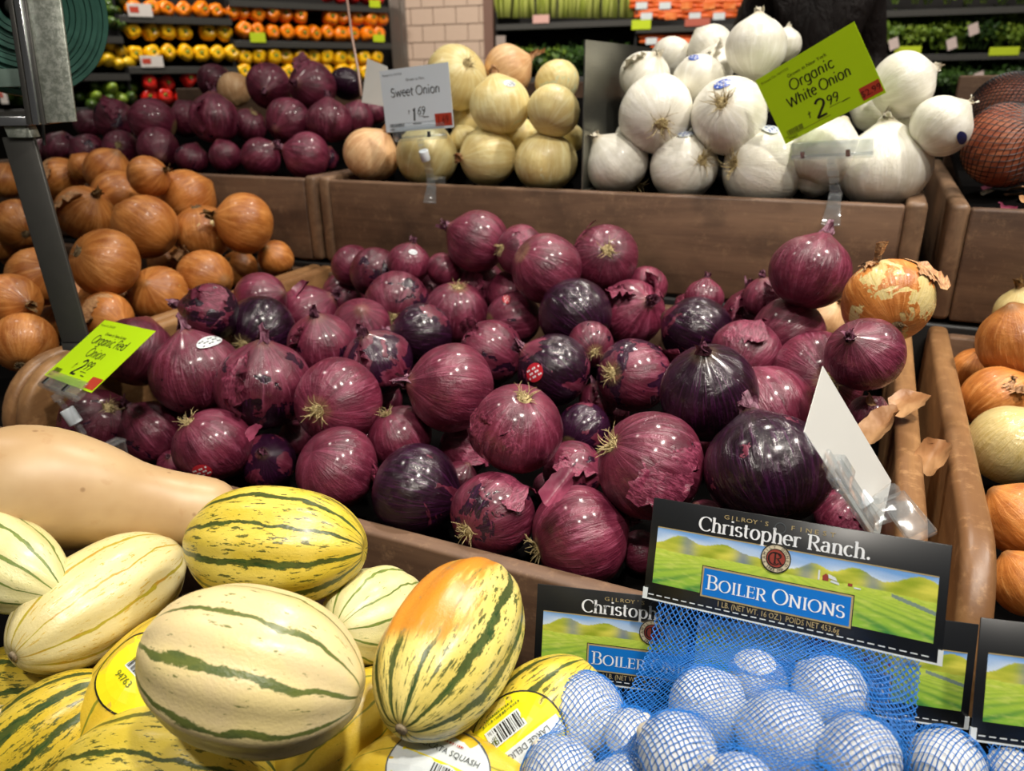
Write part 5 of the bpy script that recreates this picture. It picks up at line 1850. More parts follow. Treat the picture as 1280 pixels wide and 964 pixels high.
def landscape(u, v):
    """printed farm picture: u 0..1 left to right, v 0..1 top to bottom"""
    def mixc(a, b, f):
        f = min(1, max(0, f))
        return tuple(a[i] + (b[i] - a[i]) * f for i in range(3))
    L_ = lambda h: lin(h)[:3]
    c = mixc(L_('#6f9fd8'), L_('#d8e4ee'), v / .30 + .35 * fbm(u, v, 6))
    far = .17 + .05 * math.sin(u * 9 + .5) + .03 * math.sin(u * 23)
    if u < .30:
        far = min(far, .08 + abs(u - .02) * .9)
    h1 = .30 - .22 * math.exp(-((u - .10) / .07) ** 2) - .20 * math.exp(-((u - .27) / .085) ** 2) - .14 * math.exp(-((u - .40) / .05) ** 2) * .5 \
        - .17 * math.exp(-((u - .60) / .05) ** 2) - .22 * math.exp(-((u - .74) / .07) ** 2) - .26 * math.exp(-((u - .95) / .09) ** 2)
    if v > h1:
        k = fbm(u * 2, v * 2, 5) * .5 + .5
        side = math.sin(u * 38 + v * 9)
        c = mixc(L_('#8fa028'), L_('#d3cf52'), k + .25 * side)
        blue = .5 * math.exp(-((u - .13) / .03) ** 2) + .6 * math.exp(-((u - .345) / .03) ** 2) + .5 * math.exp(-((u - .575) / .03) ** 2) + .5 * math.exp(-((u - .80) / .03) ** 2)
        c = mixc(c, L_('#5d6f9c'), blue * (1.2 if v < .42 else .4))
    fl = .37 + .015 * math.sin(u * 14)
    if v > fl:
        # crop rows running to a far point
        dx = (u - .47)
        dy = (v - .26)
        ang = dx / dy * (1.0)
        row = .5 + .5 * math.sin(ang * 26 + .6 * fbm(u, v, 9))
        dep = (v - fl) / (1 - fl)
        base = mixc(L_('#b9cc4a'), L_('#7fb03a'), dep)
        dk = mixc(L_('#8fb23c'), L_('#2f7a3c'), dep)
        c = mixc(base, dk, (row ** 2) * (.35 + .65 * dep))
        c = mixc(c, L_('#d8dc78'), max(0, fbm(u, v, 22)) * .5)
        if u > .86 and abs(v - (.40 + (u - .86) * 1.1)) < .03:
            c = mixc(c, L_('#4f6290'), .7)
    return c


def art_mesh():
    nu, nv = 190, 66
    V, F, colr = [], [], []
    u0, u1, v0, v1 = .030, .972, .285, .835
    for j in range(nv + 1):
        for i in range(nu + 1):
            u, v = i / nu, j / nv
            V.append((hx(u0 + (u1 - u0) * u), hy(v0 + (v1 - v0) * v), 0))
            colr.append(landscape(u, v))
    for j in range(nv):
        for i in range(nu):
            a = j * (nu + 1) + i
            F.append((a, a + nu + 1, a + nu + 2, a + 1))
    me = mesh('landscape_print', V, F, M_print, False)
    at = me.color_attributes.new('print', 'FLOAT_COLOR', 'POINT')
    at.data.foreach_set('color', [x for c in colr for x in (c[0], c[1], c[2], 1.0)])
    return me


def polys_mesh(name, polys, mat, z):
    V, F = [], []
    for p in polys:
        area = sum(p[i][0] * p[(i + 1) % len(p)][1] - p[(i + 1) % len(p)][0] * p[i][1] for i in range(len(p)))
        if area < 0:
            p = p[::-1]
        F.append(tuple(range(len(V), len(V) + len(p))))
        V += [(a, b, z) for a, b in p]
    return mesh(name, V, F, mat, False)


def disc2(cx, cy, r, n=40):
    return [[(cx + r * math.cos(2 * PI * k / n), cy + r * math.sin(2 * PI * k / n)) for k in range(n)]]


def ring2(cx, cy, r0, r1, n=44):
    return [[(cx + r0 * math.cos(2 * PI * k / n), cy + r0 * math.sin(2 * PI * k / n)), (cx + r1 * math.cos(2 * PI * k / n), cy + r1 * math.sin(2 * PI * k / n)),
             (cx + r1 * math.cos(2 * PI * (k + 1) / n), cy + r1 * math.sin(2 * PI * (k + 1) / n)), (cx + r0 * math.cos(2 * PI * (k + 1) / n), cy + r0 * math.sin(2 * PI * (k + 1) / n))] for k in range(n)]


def arc_text(s, cx, cy, r, a0, a1, size, outward=True):
    out = []
    for i, ch in enumerate(s):
        if ch == ' ':
            continue
        a = math.radians(a0 + (a1 - a0) * i / max(1, len(s) - 1))
        rot = a - PI / 2 if outward else a + PI / 2
        for p in text_polys(ch, size, 0, -size * .35, 'CENTER'):
            out.append([(cx + r * math.cos(a) + x * math.cos(rot) - y * math.sin(rot), cy + r * math.sin(a) + x * math.sin(rot) + y * math.cos(rot)) for x, y in p])
    return out


def wide_text(s, size, x0, x1, y):
    out = []
    n = len(s)
    for i, ch in enumerate(s):
        out += text_polys(ch, size, x0 + (x1 - x0) * i / (n - 1), y, 'CENTER', 1.35)
    return out


ex, ey, er = hx(.468), hy(.375), .0108
HP = {}
HP['card'] = MB().box(-HW / 2, HW / 2, -HH / 2, HH / 2, -.0011, 0).mesh('header_card', M_header, bevel=.0004, seg=1)
HP['edge'] = MB().box(-HW / 2 - .0004, HW / 2 + .0004, -HH / 2 - .0004, -HH / 2 + .0008, -.0014, .0003).box(-HW / 2 - .0006, -HW / 2 + .0032, -HH / 2 - .0004, -HH / 2 + .0085, -.0014, .0004) \
    .box(HW / 2 - .0026, HW / 2 + .0006, -HH / 2 - .0004, -HH / 2 + .010, -.0014, .0004).mesh('sealed_edge', M_stickwhite)
st = []
for i in range(30):
    st += rect(hx(.02 + i * .0318), hx(.02 + i * .0318 + .021), hy(.955), hy(.945))
HP['stitch'] = polys_mesh('stitching', st, M_stickwhite, .0006)
HP['art'] = art_mesh()
HP['goldline'] = polys_mesh('gold_line', rect(hx(.030), hx(.972), hy(.285), hy(.275)), M_gold, .0005)
HP['title'] = polys_mesh('brand_lettering', stroke_text('Christopher Ranch.', .01455, hx(.185), hy(.238), 'serif', 'LEFT', weight=1.12, sx=.97), M_whiteink, .0006)
HP['small'] = polys_mesh('gold_lettering', wide_text("GILROY'S", .0046, hx(.283), hx(.425), hy(.095)) + wide_text('FINEST', .0046, hx(.515), hx(.645), hy(.095)), M_gold, .0006)
HP['hole'] = polys_mesh('hang_hole', ring2(hx(.472), hy(.095), .0036, .0041), M_inkgrey, .0006)
HP['emblem'] = polys_mesh('emblem_disc', disc2(ex, ey, er), M_cream, .0010)
HP['emblem_red'] = polys_mesh('emblem_centre', disc2(ex, ey, er * .60), M_maroon, .0013)
HP['emblem_ring'] = polys_mesh('emblem_ring', ring2(ex, ey, er * .93, er * 1.0) + ring2(ex, ey, er * .60, er * .66), M_ink, .0014)
HP['emblem_text'] = polys_mesh('emblem_lettering', arc_text('FAMILY OWNED', ex, ey, er * .79, 205, -25, .0031) + arc_text('SINCE 1956', ex, ey, er * .79, 232, 308, .0031, False)
                               + stroke_text('C', .0125, ex - .0012, ey - .0046, 'serif', 'CENTER', weight=.9) + stroke_text('R', .0105, ex + .0016, ey - .0036, 'serif', 'CENTER', weight=.9), M_ink, .0016)
bx0, bx1, by0, by1 = hx(.222), hx(.722), hy(.845), hy(.590)
HP['banner_edge'] = polys_mesh('banner_frame', rect(bx0 - .0013, bx1 + .0013, by0 - .0013, by1 + .0013), M_gold, .0008)
HP['banner_dark'] = polys_mesh('banner_outline', rect(bx0 - .0019, bx1 + .0019, by0 - .0019, by1 + .0019), M_ink, .0006)
HP['banner'] = polys_mesh('blue_banner', rect(bx0, bx1, by0, by1), M_bluebanner, .0010)
HP['banner_text'] = polys_mesh('banner_lettering', stroke_text('BOILER ONIONS', .0148, (bx0 + bx1) / 2, (by0 + by1) / 2 - .0052, 'serif', 'CENTER', weight=.95, small=.80, sx=.99), M_whiteink, .0013)
HP['weight'] = polys_mesh('weight_lettering', text_polys('1 LB. (NET WT. 16 OZ.)  POIDS NET 453.6g', .0060, hx(.283), hy(.925), 'LEFT', .78), M_gold, .0006)
bxx, byy = hx(.645), hy(.455)
HP['barn'] = polys_mesh('barn_print', rect(bxx - .004, bxx, byy - .0028, byy) + [[(bxx - .0046, byy), (bxx + .0006, byy), (bxx - .002, byy + .0024)]] + rect(bxx + .013, bxx + .016, byy - .0035, byy - .0015), M_maroon, .0006)
HP['barnroof'] = polys_mesh('barn_roof_print', [[(bxx, byy - .0005), (bxx + .006, byy - .0018), (bxx + .0045, byy + .0008), (bxx - .0005, byy + .0024)],
                                                  [(bxx + .001, byy - .003), (bxx + .0075, byy - .0042), (bxx + .007, byy - .0025), (bxx + .002, byy - .0016)]] + rect(bxx - .0072, bxx - .0060, byy - .003, byy + .004)
                            + rect(bxx + .017, bxx + .0215, byy - .0045, byy - .0035), M_stickwhite, .0007)


def header(parent):
    c = link('header_card', HP['card'], parent)
    for k in ('edge', 'stitch', 'goldline', 'title', 'small', 'hole', 'banner_dark', 'banner_edge', 'banner', 'banner_text', 'weight', 'barn', 'barnroof', 'emblem', 'emblem_red', 'emblem_ring', 'emblem_text'):
        link(HP[k].name.split('.')[0], HP[k], c)
    a = link('landscape_print', HP['art'], c)
    a.location.z = .0003
    return c


def hframe(c, ux, uy):
    return frame_of(Vector(c) + up0, ux, uy)


M1 = hframe((-.018, .508, -.341), (.993, -.071, .09), (-.052, .419, .906))
M2 = hframe((-.085 * 1.135, .454 * 1.135, -.392 * 1.135), (.959, .20, .02), (-.06, .294, .954))
M3 = hframe((.014 * 1.06, .483 * 1.06, -.393 * 1.06), (.96, .25, -.04), (-.042, .339, .94))
# anchor header 2 and 3 and 4 by their visible corners
def anchored(ux, uy, corner, pt):
    M = frame_of((0, 0, 0), ux, uy)
    off = M.to_3x3() @ Vector((corner[0] * HW / 2, corner[1] * HH / 2, 0))
    M.translation = pt - off
    return M


M2 = anchored((.959, .23, .0), (-.06, .294, .954), (-1, 1), P(672, 730, .645))
M3 = anchored((.96, .25, -.04), (-.042, .339, .94), (1, 1), P(1224, 781, .566))
M4 = anchored((.955, .29, -.06), (-.054, .40, .91), (-1, 1), P(1226, 772, .500))

# onions inside the bags: x, y, r px, distance, bag
PEARL = [(730, 893, 50, .535, 2, 'boiler onion highest in the left net bag'),
         (885, 885, 48, .495, 1, 'boiler onion with a tan root patch in the middle net bag'),
         (947, 850, 38, .530, 1, 'boiler onion nearest the front header card in the net'),
         (1037, 868, 46, .505, 1, 'boiler onion at the upper right of the middle net bag'),
         (977, 921, 55, .460, 1, 'largest boiler onion at the centre of the middle net bag'),
         (847, 942, 49, .465, 1, 'boiler onion at the lower left of the middle net bag'),
         (790, 921, 34, .525, 2, 'boiler onion at the right side of the left net bag'),
         (700, 968, 46, .490, 2, 'boiler onion low in the left net bag'),
         (1075, 944, 49, .465, 1, 'boiler onion at the lower right of the middle net bag'),
         (1183, 958, 46, .500, 3, 'boiler onion alone in view in the right net bag'),
         (925, 990, 47, .430, 1, 'boiler onion at the bottom edge of the middle net bag'),
         (1262, 968, 32, .500, 4, 'boiler onion at the lower right picture corner'),
         (1020, 1010, 48, .420, 1, 'boiler onion just below the picture in the middle bag'),
         (780, 990, 44, .480, 2, 'boiler onion below the left bag onions at the edge')]
pe = []
tt = [q[3] for q in PEARL]
for it in range(120):
    mv = False
    for i in range(len(PEARL)):
        for j in range(i + 1, len(PEARL)):
            a, b = (i, j) if tt[i] < tt[j] else (j, i)
            pa, pb = P(PEARL[a][0], PEARL[a][1], tt[a]), P(PEARL[b][0], PEARL[b][1], tt[b])
            need = .97 * (PEARL[a][2] * tt[a] + PEARL[b][2] * tt[b]) / FPX
            if (pa - pb).length < need:
                s = min(.004, .4 * (need - (pa - pb).length) + .0003)
                tt[b] += s * .8
                tt[a] -= s * .2
                mv = True
    if not mv:
        break
for i, (x, y, r, t, bag, label) in enumerate(PEARL):
    if y - r * .8 > 964:
        continue
    rs = random.Random(i + 5)
    rad = r * tt[i] / FPX
    o = link('boiler_onion', onion_mesh_of('pearl', rs.randrange(NVAR)))
    ax = CV(rs.uniform(-.6, .6), rs.uniform(-.3, .9), rs.uniform(-.3, .3))
    o.matrix_world = Matrix.Translation(P(x, y, tt[i])) @ (ax.to_track_quat('Z', 'Y') @ Quaternion((0, 0, 1), rs.uniform(0, 6))).to_matrix().to_4x4() @ Matrix.Diagonal((rad, rad, rad, 1))
    o.color = (0, 0, .5, 1)
    tag(o, label, 'onion', 'boiler onions in blue net bags')
PW = [(P(q[0], q[1], tt[i]), q[2] * tt[i] / FPX, q[4]) for i, q in enumerate(PEARL)]


def net_bag(M, bag, label, length, width, tail, cell=.0022, thick=.00026, shift=0.0):
    e = empty('net_bag')
    e.matrix_world = M
    tag(e, label, 'bag', 'bags of boiler onions')
    header(e)
    inv = M.inverted()
    O = M @ Vector((shift, -HH / 2, 0))
    u = M.to_3x3().col[0].normalized()
    v = (tail - O)
    v = (v - u * v.dot(u)).normalized()
    n = v.cross(u).normalized()
    if n.dot(Vector((0, -.5, .8))) < 0:
        n = -n
    nu = int(width / cell)
    nv = int(length / cell)
    U = (np.arange(nu + 1) - nu / 2) * cell
    Vv = np.arange(nv + 1) * cell
    taper = 1.0
    UU, VV = np.meshgrid(U, Vv)
    obs = np.full(UU.shape, -1.0)
    for (c, r, b) in PW:
        if b != bag:
            continue
        d = c - O
        cu, cv_, cn = d.dot(u), d.dot(v), d.dot(n)
        q = (UU - cu) ** 2 + (VV - cv_) ** 2
        rr = r + .0012
        hgt = np.where(q < rr * rr, cn + np.sqrt(np.maximum(rr * rr - q, 0)), -1.0)
        obs = np.maximum(obs, hgt)
    base = -.022
    h = np.maximum(obs, -.004)
    h[0, :] = 0
    for it in range(260):
        a = h.copy()
        a[1:-1, 1:-1] = .25 * (h[2:, 1:-1] + h[:-2, 1:-1] + h[1:-1, 2:] + h[1:-1, :-2]) - .00004
        a = np.maximum(a, obs)
        a[0, :] = 0
        a[:, 0] = base * np.minimum(1, Vv / .03)
        a[:, -1] = base * np.minimum(1, Vv / .03)
        a[-1, :] = np.maximum(obs[-1, :], base)
        h = a
    rsn = np.random.RandomState(bag)
    jit = rsn.normal(0, .00025, (2,) + UU.shape)
    pts = np.zeros(UU.shape + (3,))
    for k in range(3):
        pts[..., k] = O[k] + u[k] * (UU + jit[0]) + v[k] * (VV + jit[1]) + n[k] * h
    back = pts.copy()
    for k in range(3):
        back[..., k] = O[k] + u[k] * (UU + cell * .45) + v[k] * VV + n[k] * (np.minimum(h, 0) - .004)
    Vs = []
    Fs = []

    def strands(G, jmax):
        segs = []
        for j in range(jmax):
            for i in range(nu):
                if (i + j) % 2 == 0:
                    segs.append((G[j, i], G[j + 1, i + 1]))
                else:
                    segs.append((G[j, i + 1], G[j + 1, i]))
        A = np.array([s[0] for s in segs])
        B = np.array([s[1] for s in segs])
        d = B - A
        d /= np.linalg.norm(d, axis=1)[:, None] + 1e-9
        nn = np.array(n[:])
        s = np.cross(d, nn)
        s /= np.linalg.norm(s, axis=1)[:, None] + 1e-9
        m = np.cross(s, d)
        for k, (P0) in enumerate((A, B)):
            pass
        b0 = len(Vs)
        ring = [(s * thick * 1.5), (m * thick), (-s * thick * 1.5)]
        arr = np.stack([A + ring[0], A + ring[1], A + ring[2], B + ring[0], B + ring[1], B + ring[2]], 1).reshape(-1, 3)
        Vs.extend(map(tuple, arr))
        for k in range(len(segs)):
            b = b0 + 6 * k
            Fs.append((b, b + 1, b + 4, b + 3))
            Fs.append((b + 1, b + 2, b + 5, b + 4))
            Fs.append((b + 2, b, b + 3, b + 5))
    # lattice of diamonds: every second diagonal
    strands(pts, nv)
    strands(back, min(nv, int(.045 / cell)))
    Vl = [inv @ Vector(p) for p in Vs]
    link('net', mesh('net', Vl, Fs, M_net), e)
    return e


net_bag(M1, 1, 'middle net bag with the whole Boiler Onions header card in front', .165, .185, P(965, 985, .452))
net_bag(M2, 2, 'left net bag whose header card is half covered', .200, .190, P(735, 985, .50), shift=-.008)
net_bag(M3, 3, 'right net bag mostly hidden under the front header card', .125, .180, P(1140, 1000, .49), shift=.005)
net_bag(M4, 4, 'net bag whose header card is cut by the right edge', .130, .19, P(1300, 1010, .46))

# ------------------------------------------------------------------ bag stand at the left
base = P(94, 438, 1.02)
sd = empty('bag_stand', base)
tag(sd, 'galvanised produce bag stand with a slanted grey bar at the left', 'bag stand')
fw = FWD


def quadbar(name, pa0, pa1, pb0, pb1, depth, mat, parent, bevel=.0008):
    """bar between two screen-facing edges with real thickness going away from the viewer"""
    d = Vector((-.42, .905, 0)) * depth
    q = [pa0 - base, pa1 - base, pb1 - base, pb0 - base]
    return MB().hexa([q[0], q[1], q[2], q[3], q[0] + d, q[1] + d, q[2] + d, q[3] + d]).build(name, mat, parent, bevel=bevel)


quadbar('slanted_bar', P(77, 428, 1.02), P(111, 428, 1.02), P(2, 172, .985), P(41, 170, .985), .006, M_darksteel, sd)
quadbar('foot_plate', P(76, 427, 1.022), P(111, 428, 1.022), P(78, 438, 1.022), P(110, 440, 1.022), .02, M_darksteel, sd)
quadbar('upright_plate', P(57, 154, .970), P(95, 152, .970), P(22, -70, .955), P(66, -70, .955), .004, M_galv, sd)
for (a0, a1, b0, b1, tt_) in ((33, 40, -2, 4, .966), (41, 49, 6, 14, .960), (50, 56, 16, 21, .966)):
    quadbar('edge_rib', P(a0, 156, tt_), P(a1, 156, tt_), P(b0, -70, tt_ - .012), P(b1, -70, tt_ - .012), .012, M_chrome if tt_ < .965 else M_darksteel, sd, .0006)
quadbar('lower_shelf', P(-40, 146, .975), P(36, 146, .975), P(-40, 158, .975), P(36, 157, .975), .08, M_chrome, sd)
quadbar('wire_rod', P(51, 155, .985), P(54, 155, .985), P(53, 182, .985), P(56, 182, .985), .004, M_black, sd)
quadbar('backing_plate', P(-60, 86, 1.03), P(34, 86, 1.03), P(-60, 110, 1.03), P(34, 108, 1.03), .05, plain('grey_green_paint', '#5d6e66', .4), sd)
# clasp below the shelf where the bar is bolted
quadbar('bolt_block', P(4, 158, .98), P(34, 158, .98), P(10, 172, .98), P(40, 172, .98), .02, M_galv, sd)

# roll of bags: rings of film with visible layer edges
rc = P(12, 8, 1.075)
ax_ = (Vector((0, 0, CAMZ)) - rc).normalized()
ax_ = (ax_ + RIGHT * .22).normalized()
Mroll = Matrix.Translation(rc) @ ax_.to_track_quat('Z', 'Y').to_matrix().to_4x4()
rl = empty('bag_roll')
rl.matrix_world = Mroll
tag(rl, 'roll of teal green produce bags on the stand', 'bag roll')
prof = []
for k in range(13):
    r = .022 + k * .0072
    prof += [(r, .050 + .0022 * math.sin(k * 2.1)), (r + .0058, .0515 + .0022 * math.sin(k * 2.1)), (r + .0062, .0445)]
prof = [(.020, -.10)] + [(.020, .045)] + prof + [(.1165, .045), (.1180, .038), (.1180, -.10)]
MB().lathe(prof, 64).build('film', M_roll, rl, smooth=False)
MB().tube([(0, 0, -.16), (0, 0, .048)], .012, 16).build('spindle', M_darksteel, rl, smooth=True)

# ------------------------------------------------------------------ netted onions in the right raised bin


def netted(px, py, r, t, label, mat_kind, ax, color, netmat, dense=34, seed=1):
    rad = r * t / FPX
    o = link('netted_onion', onion_mesh_of(mat_kind, 0))
    o.matrix_world = Matrix.Translation(P(px, py, t)) @ CV(*ax).to_track_quat('Z', 'Y').to_matrix().to_4x4() @ Matrix.Diagonal((rad, rad, rad, 1))
    o.color = color
    tag(o, label, 'onion')
    nvz = dense // 2
    mb = MB()
    for k in range(dense):
        for sgn in (1, -1):
            pts = []
            for j in range(nvz + 1):
                f = -1.35 + 2.7 * j / nvz
                a = 2 * PI * k / dense + sgn * f * .75
                rr = 1.02
                pts.append((rr * math.cos(f) * math.cos(a), rr * math.cos(f) * math.sin(a), .92 * rr * math.sin(f)))
            mb.tube(pts, .011, 3, caps=False)
    mb.build('net', netmat, o)
    return o


nt = netted(1256, 182, 51, 1.11, 'large copper-red onion in a dark net, right raised bin', 'netred', (.35, .25, .9), (0, 0, .6, 1), M_netdark)
netted(1267, 150, 57, 1.30, 'dark netted onion behind the copper-red one', 'netred', (.6, .4, .5), (0, 0, 0.0, 1), M_netdark, 60, 2)

# skins scattered on the riser of the right raised bin


def skin_piece(name, p, n, size, mat, label, group, seed, curl=.5, w=.8, up=None):
    rs = random.Random(seed)
    n = Vector(n).normalized()
    a = n.cross(Vector(up or (0.3, .2, 1))).normalized()
    b = n.cross(a)
    N = 8
    V, F = [], []
    for j in range(N + 1):
        for i in range(N + 1):
            s, t = i / N * 2 - 1, j / N * 2 - 1
            th = math.atan2(t, s)
            edge = 1 + (.06 * math.sin(3 * th + seed) + .05 * math.sin(7 * th + 2 * seed) + .03 * math.sin(13 * th + seed)) * max(abs(s), abs(t)) ** 2
            # squircle outline with ragged rim
            k = 1.0 / max(1.0, math.hypot(s, t) / max(abs(s), abs(t), 1e-6) * .96)
            x, y = s * k * size * w * edge, t * k * size * edge
            z = curl * size * (s * s * .7 + .25 * t * s) + .05 * size * math.sin(5 * s + seed)
            V.append(a * x + b * y + n * z)
    F = [(j * (N + 1) + i, j * (N + 1) + i + 1, (j + 1) * (N + 1) + i + 1, (j + 1) * (N + 1) + i) for j in range(N) for i in range(N)]
    o = link(name, mesh(name, V, F, mat), None, Matrix.Translation(Vector(p)))
    tag(o, label, 'onion skin', group)
    return o


rs = random.Random(3)
for k in range(34):
    x, y = .145 + rs.random() * .20, 1.265 + rs.random() * .17
    z = CAMZ - .178 + (y - 1.258) * .0876 + .003
    skin_piece('onion_skin', (x, y, z), (rs.uniform(-.3, .3), rs.uniform(-.3, .3), 1), rs.uniform(.006, .016), rs.choice((M_tanpaper, M_tanpaper, M_whitepaper, M_redpaper)),
               'scrap of dry onion skin on the floor of the right raised bin', 'skin scraps in the right raised bin', k, .3)
skin_piece('onion_skin', P(1136, 505, .80), (-.35, -.35, .85), .020, M_tanpaper, 'pinkish tan onion skin lying over the right rail', None, 2, .35, .9)
skin_piece('onion_skin', P(1103, 533, .76), (-.55, -.5, .6), .023, M_tanpaper, 'tan onion skin curling inside the red bin by the rail', None, 5, .6, .7)
skin_piece('onion_skin', P(1090, 500, .79), (-.8, -.3, .4), .012, M_tanpaper, 'narrow upright sliver of tan skin by the right rail', None, 7, .5, .35, up=(0, 1, 0))
skin_piece('onion_skin', P(1168, 571, .735), (-.25, -.75, .5), .019, M_tanpaper, 'curled striped skin caught between the two right rails', None, 9, 1.0, .7)
skin_piece('onion_skin', P(1218, 640, .70), (-.3, -.6, .7), .010, M_tanpaper, 'small square skin flake between onions of the right bin', None, 11, .2, 1.2)
skin_piece('onion_skin', P(318, 541, .80), (-.2, -.6, .7), .010, M_redpaper, 'small pink skin flake beside the dark torn onion', None, 13, .4, 1.0)
skin_piece('onion_skin', P(378, 362, 1.20), (-.2, -.5, .6), .018, M_redpaper, 'upright red skin petal by the left rail', None, 15, .6, .6)
skin_piece('onion_skin', P(700, 610, .70), (-.1, -.6, .7), .020, M_redpaper, 'pointed red skin flap between the two front red onions', None, 17, .5, .6)

# ------------------------------------------------------------------ store behind
def vplane(px0, t0, px1, t1):
    A = P(px0, 104, t0)
    B = P(px1, 104, t1)
    A.z = B.z = 0
    s = (B - A).normalized()
    n = Vector((s.y, -s.x, 0))
    if n.dot(-A) < 0:
        n = -n
    return A, s, n


class Wall:
    def __init__(self, px0, t0, px1, t1):
        self.A, self.s, self.n = vplane(px0, t0, px1, t1)
        self.M = Matrix(((self.s.x, -self.n.x, 0, self.A.x), (self.s.y, -self.n.y, 0, self.A.y), (0, 0, 1, 0), (0, 0, 0, 1)))

    def at(self, px, py, back=0.0):
        """(along, height) of the photo point on the plane pushed back by back"""
        d = RAY(px, py)
        A2 = self.A - self.n * back
        k = (A2.dot(self.n)) / (d.x * self.n.x + d.y * self.n.y)
        w = d * k
        w = Vector((w.x, w.y, w.z + CAMZ))
        return (w - A2).dot(self.s), w.z

    def world(self, s, depth, z):
        return self.A + self.s * s - self.n * depth + Vector((0, 0, z))


WL = Wall(80, 3.75, 492, 4.75)
WR = Wall(613, 4.75, 1290, 4.0)


# room shell behind the cases
def wall_strip(name, W, px0, px1, back, mat):
    s0, _ = W.at(px0, 100, back)
    s1, _ = W.at(px1, 100, back)
    mb = MB().box(s0, s1, back, back + .1, 0, 3.4)
    o = mb.build(name, mat, None, M=W.M)
    o['kind'] = 'structure'
    return o


M_wallpaint = plain('dark_case_back', '#1a1715', .7)
wall_strip('wall_back_left', WL, -900, 500, .62, M_wallpaint)
wall_strip('wall_back_right', WR, 608, 2000, .62, M_wallpaint)

# tiled pillar
s0, _ = WR.at(505, 100, .0)
s1, _ = WR.at(613, 100, .0)
pm = MB().box(s0, s1, .012, .55, 0, 3.4)
M_mortar = plain('pillar_mortar', '#a38d7d', .8)
M_tile = plain('pillar_tile', '#b49d8b', .5, var=.05)
pillar = pm.build('wall_pillar', M_mortar, None, M=WR.M)
pillar['kind'] = 'structure'
bw, bh = .150, .098
tile_me = MB().box(0, bw - .006, 0, .02, 0, bh - .006).mesh('tile', M_tile)
row = 0
zt = .85
while zt < 1.95:
    off = (bw / 2 if row % 2 else 0)
    x = s0 - off
    while x < s1 - .01:
        if x >= s0 - .001 and x + bw <= s1 + .02:
            link('tile', tile_me, pillar, Matrix.Translation((x, .0, zt)))
        elif x < s0 and x + bw > s0 + .02:
            link('tile', MB().box(s0, x + bw - .006, 0, .02, 0, bh - .006).mesh('tile', M_tile), pillar, Matrix.Translation((0, 0, zt)))
        elif x + bw > s1:
            link('tile', MB().box(x, s1, 0, .02, 0, bh - .006).mesh('tile', M_tile), pillar, Matrix.Translation((0, 0, zt)))
        x += bw
    zt += bh
    row += 1
# steel corner trim left of the pillar
q0, _ = WR.at(494, 100, .0)
q1, _ = WR.at(506, 100, .0)
t1 = MB().box(q0, q1 + .0, -.02, .3, 0, 3.4).box(q1, q1 + .035, -.005, .02, 0, 3.4).build('trim_1', plain('brushed_trim', '#8d847b', .35, .6), None, M=WR.M)
t1['kind'] = 'structure'
t2s, _ = WR.at(607, 100, .0)
t2 = MB().box(t2s, t2s + .06, -.015, .03, 0, 3.4).build('trim_2', plain('brown_trim', '#6b4f43', .5), None, M=WR.M)
t2['kind'] = 'structure'


# ----- shelves
def shelf_unit(W, name, label, px0, px1, edges, depth=.55, back_px=None):
    s0, _ = W.at(px0, 100)
    s1, _ = W.at(px1, 100)
    e = empty(name)
    e.matrix_world = W.M @ Matrix.Translation(((s0 + s1) / 2, 0, 0))
    w = (s1 - s0) / 2
    zs = []
    for py in edges:
        _, z = W.at((px0 + px1) / 2, py)
        zs.append(z)
        MB().box(-w, w, 0, depth, z - .035, z).build('shelf', M_black, e, bevel=.003, seg=1)
        MB().box(-w, w, -.012, 0, z - .034, z - .004).build('price_rail', M_darksteel, e)
    MB().box(-w, w, depth, depth + .03, 0, 2.1).build('back_panel', M_wallpaint, e)
    MB().box(-w - .012, -w, .02, depth, 0, 2.1).build('end_panel', M_black, e)
    tag(e, label, 'shelf unit')
    return zs


zA = shelf_unit(WL, 'produce_shelf', 'black shelves of lemons and green squash behind the post', -60, 163, (43, 92, 136))
zB = shelf_unit(WL, 'produce_shelf', 'black shelves of yellow and red peppers at upper left', 163, 299, (21, 83, 136))
zC = shelf_unit(WL, 'produce_shelf', 'black shelves of orange peppers left of the pillar', 299, 491, (4, 52, 104))
zD = shelf_unit(WR, 'produce_shelf', 'black shelves of celery right of the pillar', 622, 793, (27, 96))
zE = shelf_unit(WR, 'produce_shelf', 'black shelves of bagged carrots behind the white onions', 793, 930, (31, 66))
zF = shelf_unit(WR, 'produce_shelf', 'black shelves of herbs at upper right', 1030, 1500, (7, 65, 121))


def pepper_mesh(name, mat, seed):
    mb = MB()
    rs = random.Random(seed)
    n, m = 28, 14
    V, F = [], []
    ph = rs.random() * 6
    for j in range(m + 1):
        f = -PI / 2 + PI * j / m
        r = math.cos(f) ** .55 if j not in (0, m) else 0.0
        z = math.sin(f) * 1.05
        if f > 0:
            z -= .32 * math.exp(-(r / .38) ** 2)
        else:
            z += .15 * math.exp(-(r / .3) ** 2)
        for k in range(n):
            a = 2 * PI * k / n
            g = 1 - .10 * (0.5 + .5 * math.cos(4 * a + ph)) ** 2 - .04 * math.sin(2 * a + ph)
            V.append((r * g * math.cos(a), r * g * math.sin(a), z * (1 - .0 * r)))
    for j in range(m):
        for k in range(n):
            F.append((j * n + k, j * n + (k + 1) % n, (j + 1) * n + (k + 1) % n, (j + 1) * n + k))
    mb.add(V, F)
    mb.lathe([(.30, .74), (.22, .84), (.10, .90), (.10, 1.15), (.13, 1.20), (0, 1.20)], 10, 1)
    me = mb.mesh(name, [mat, M_pstem], True)
    return me


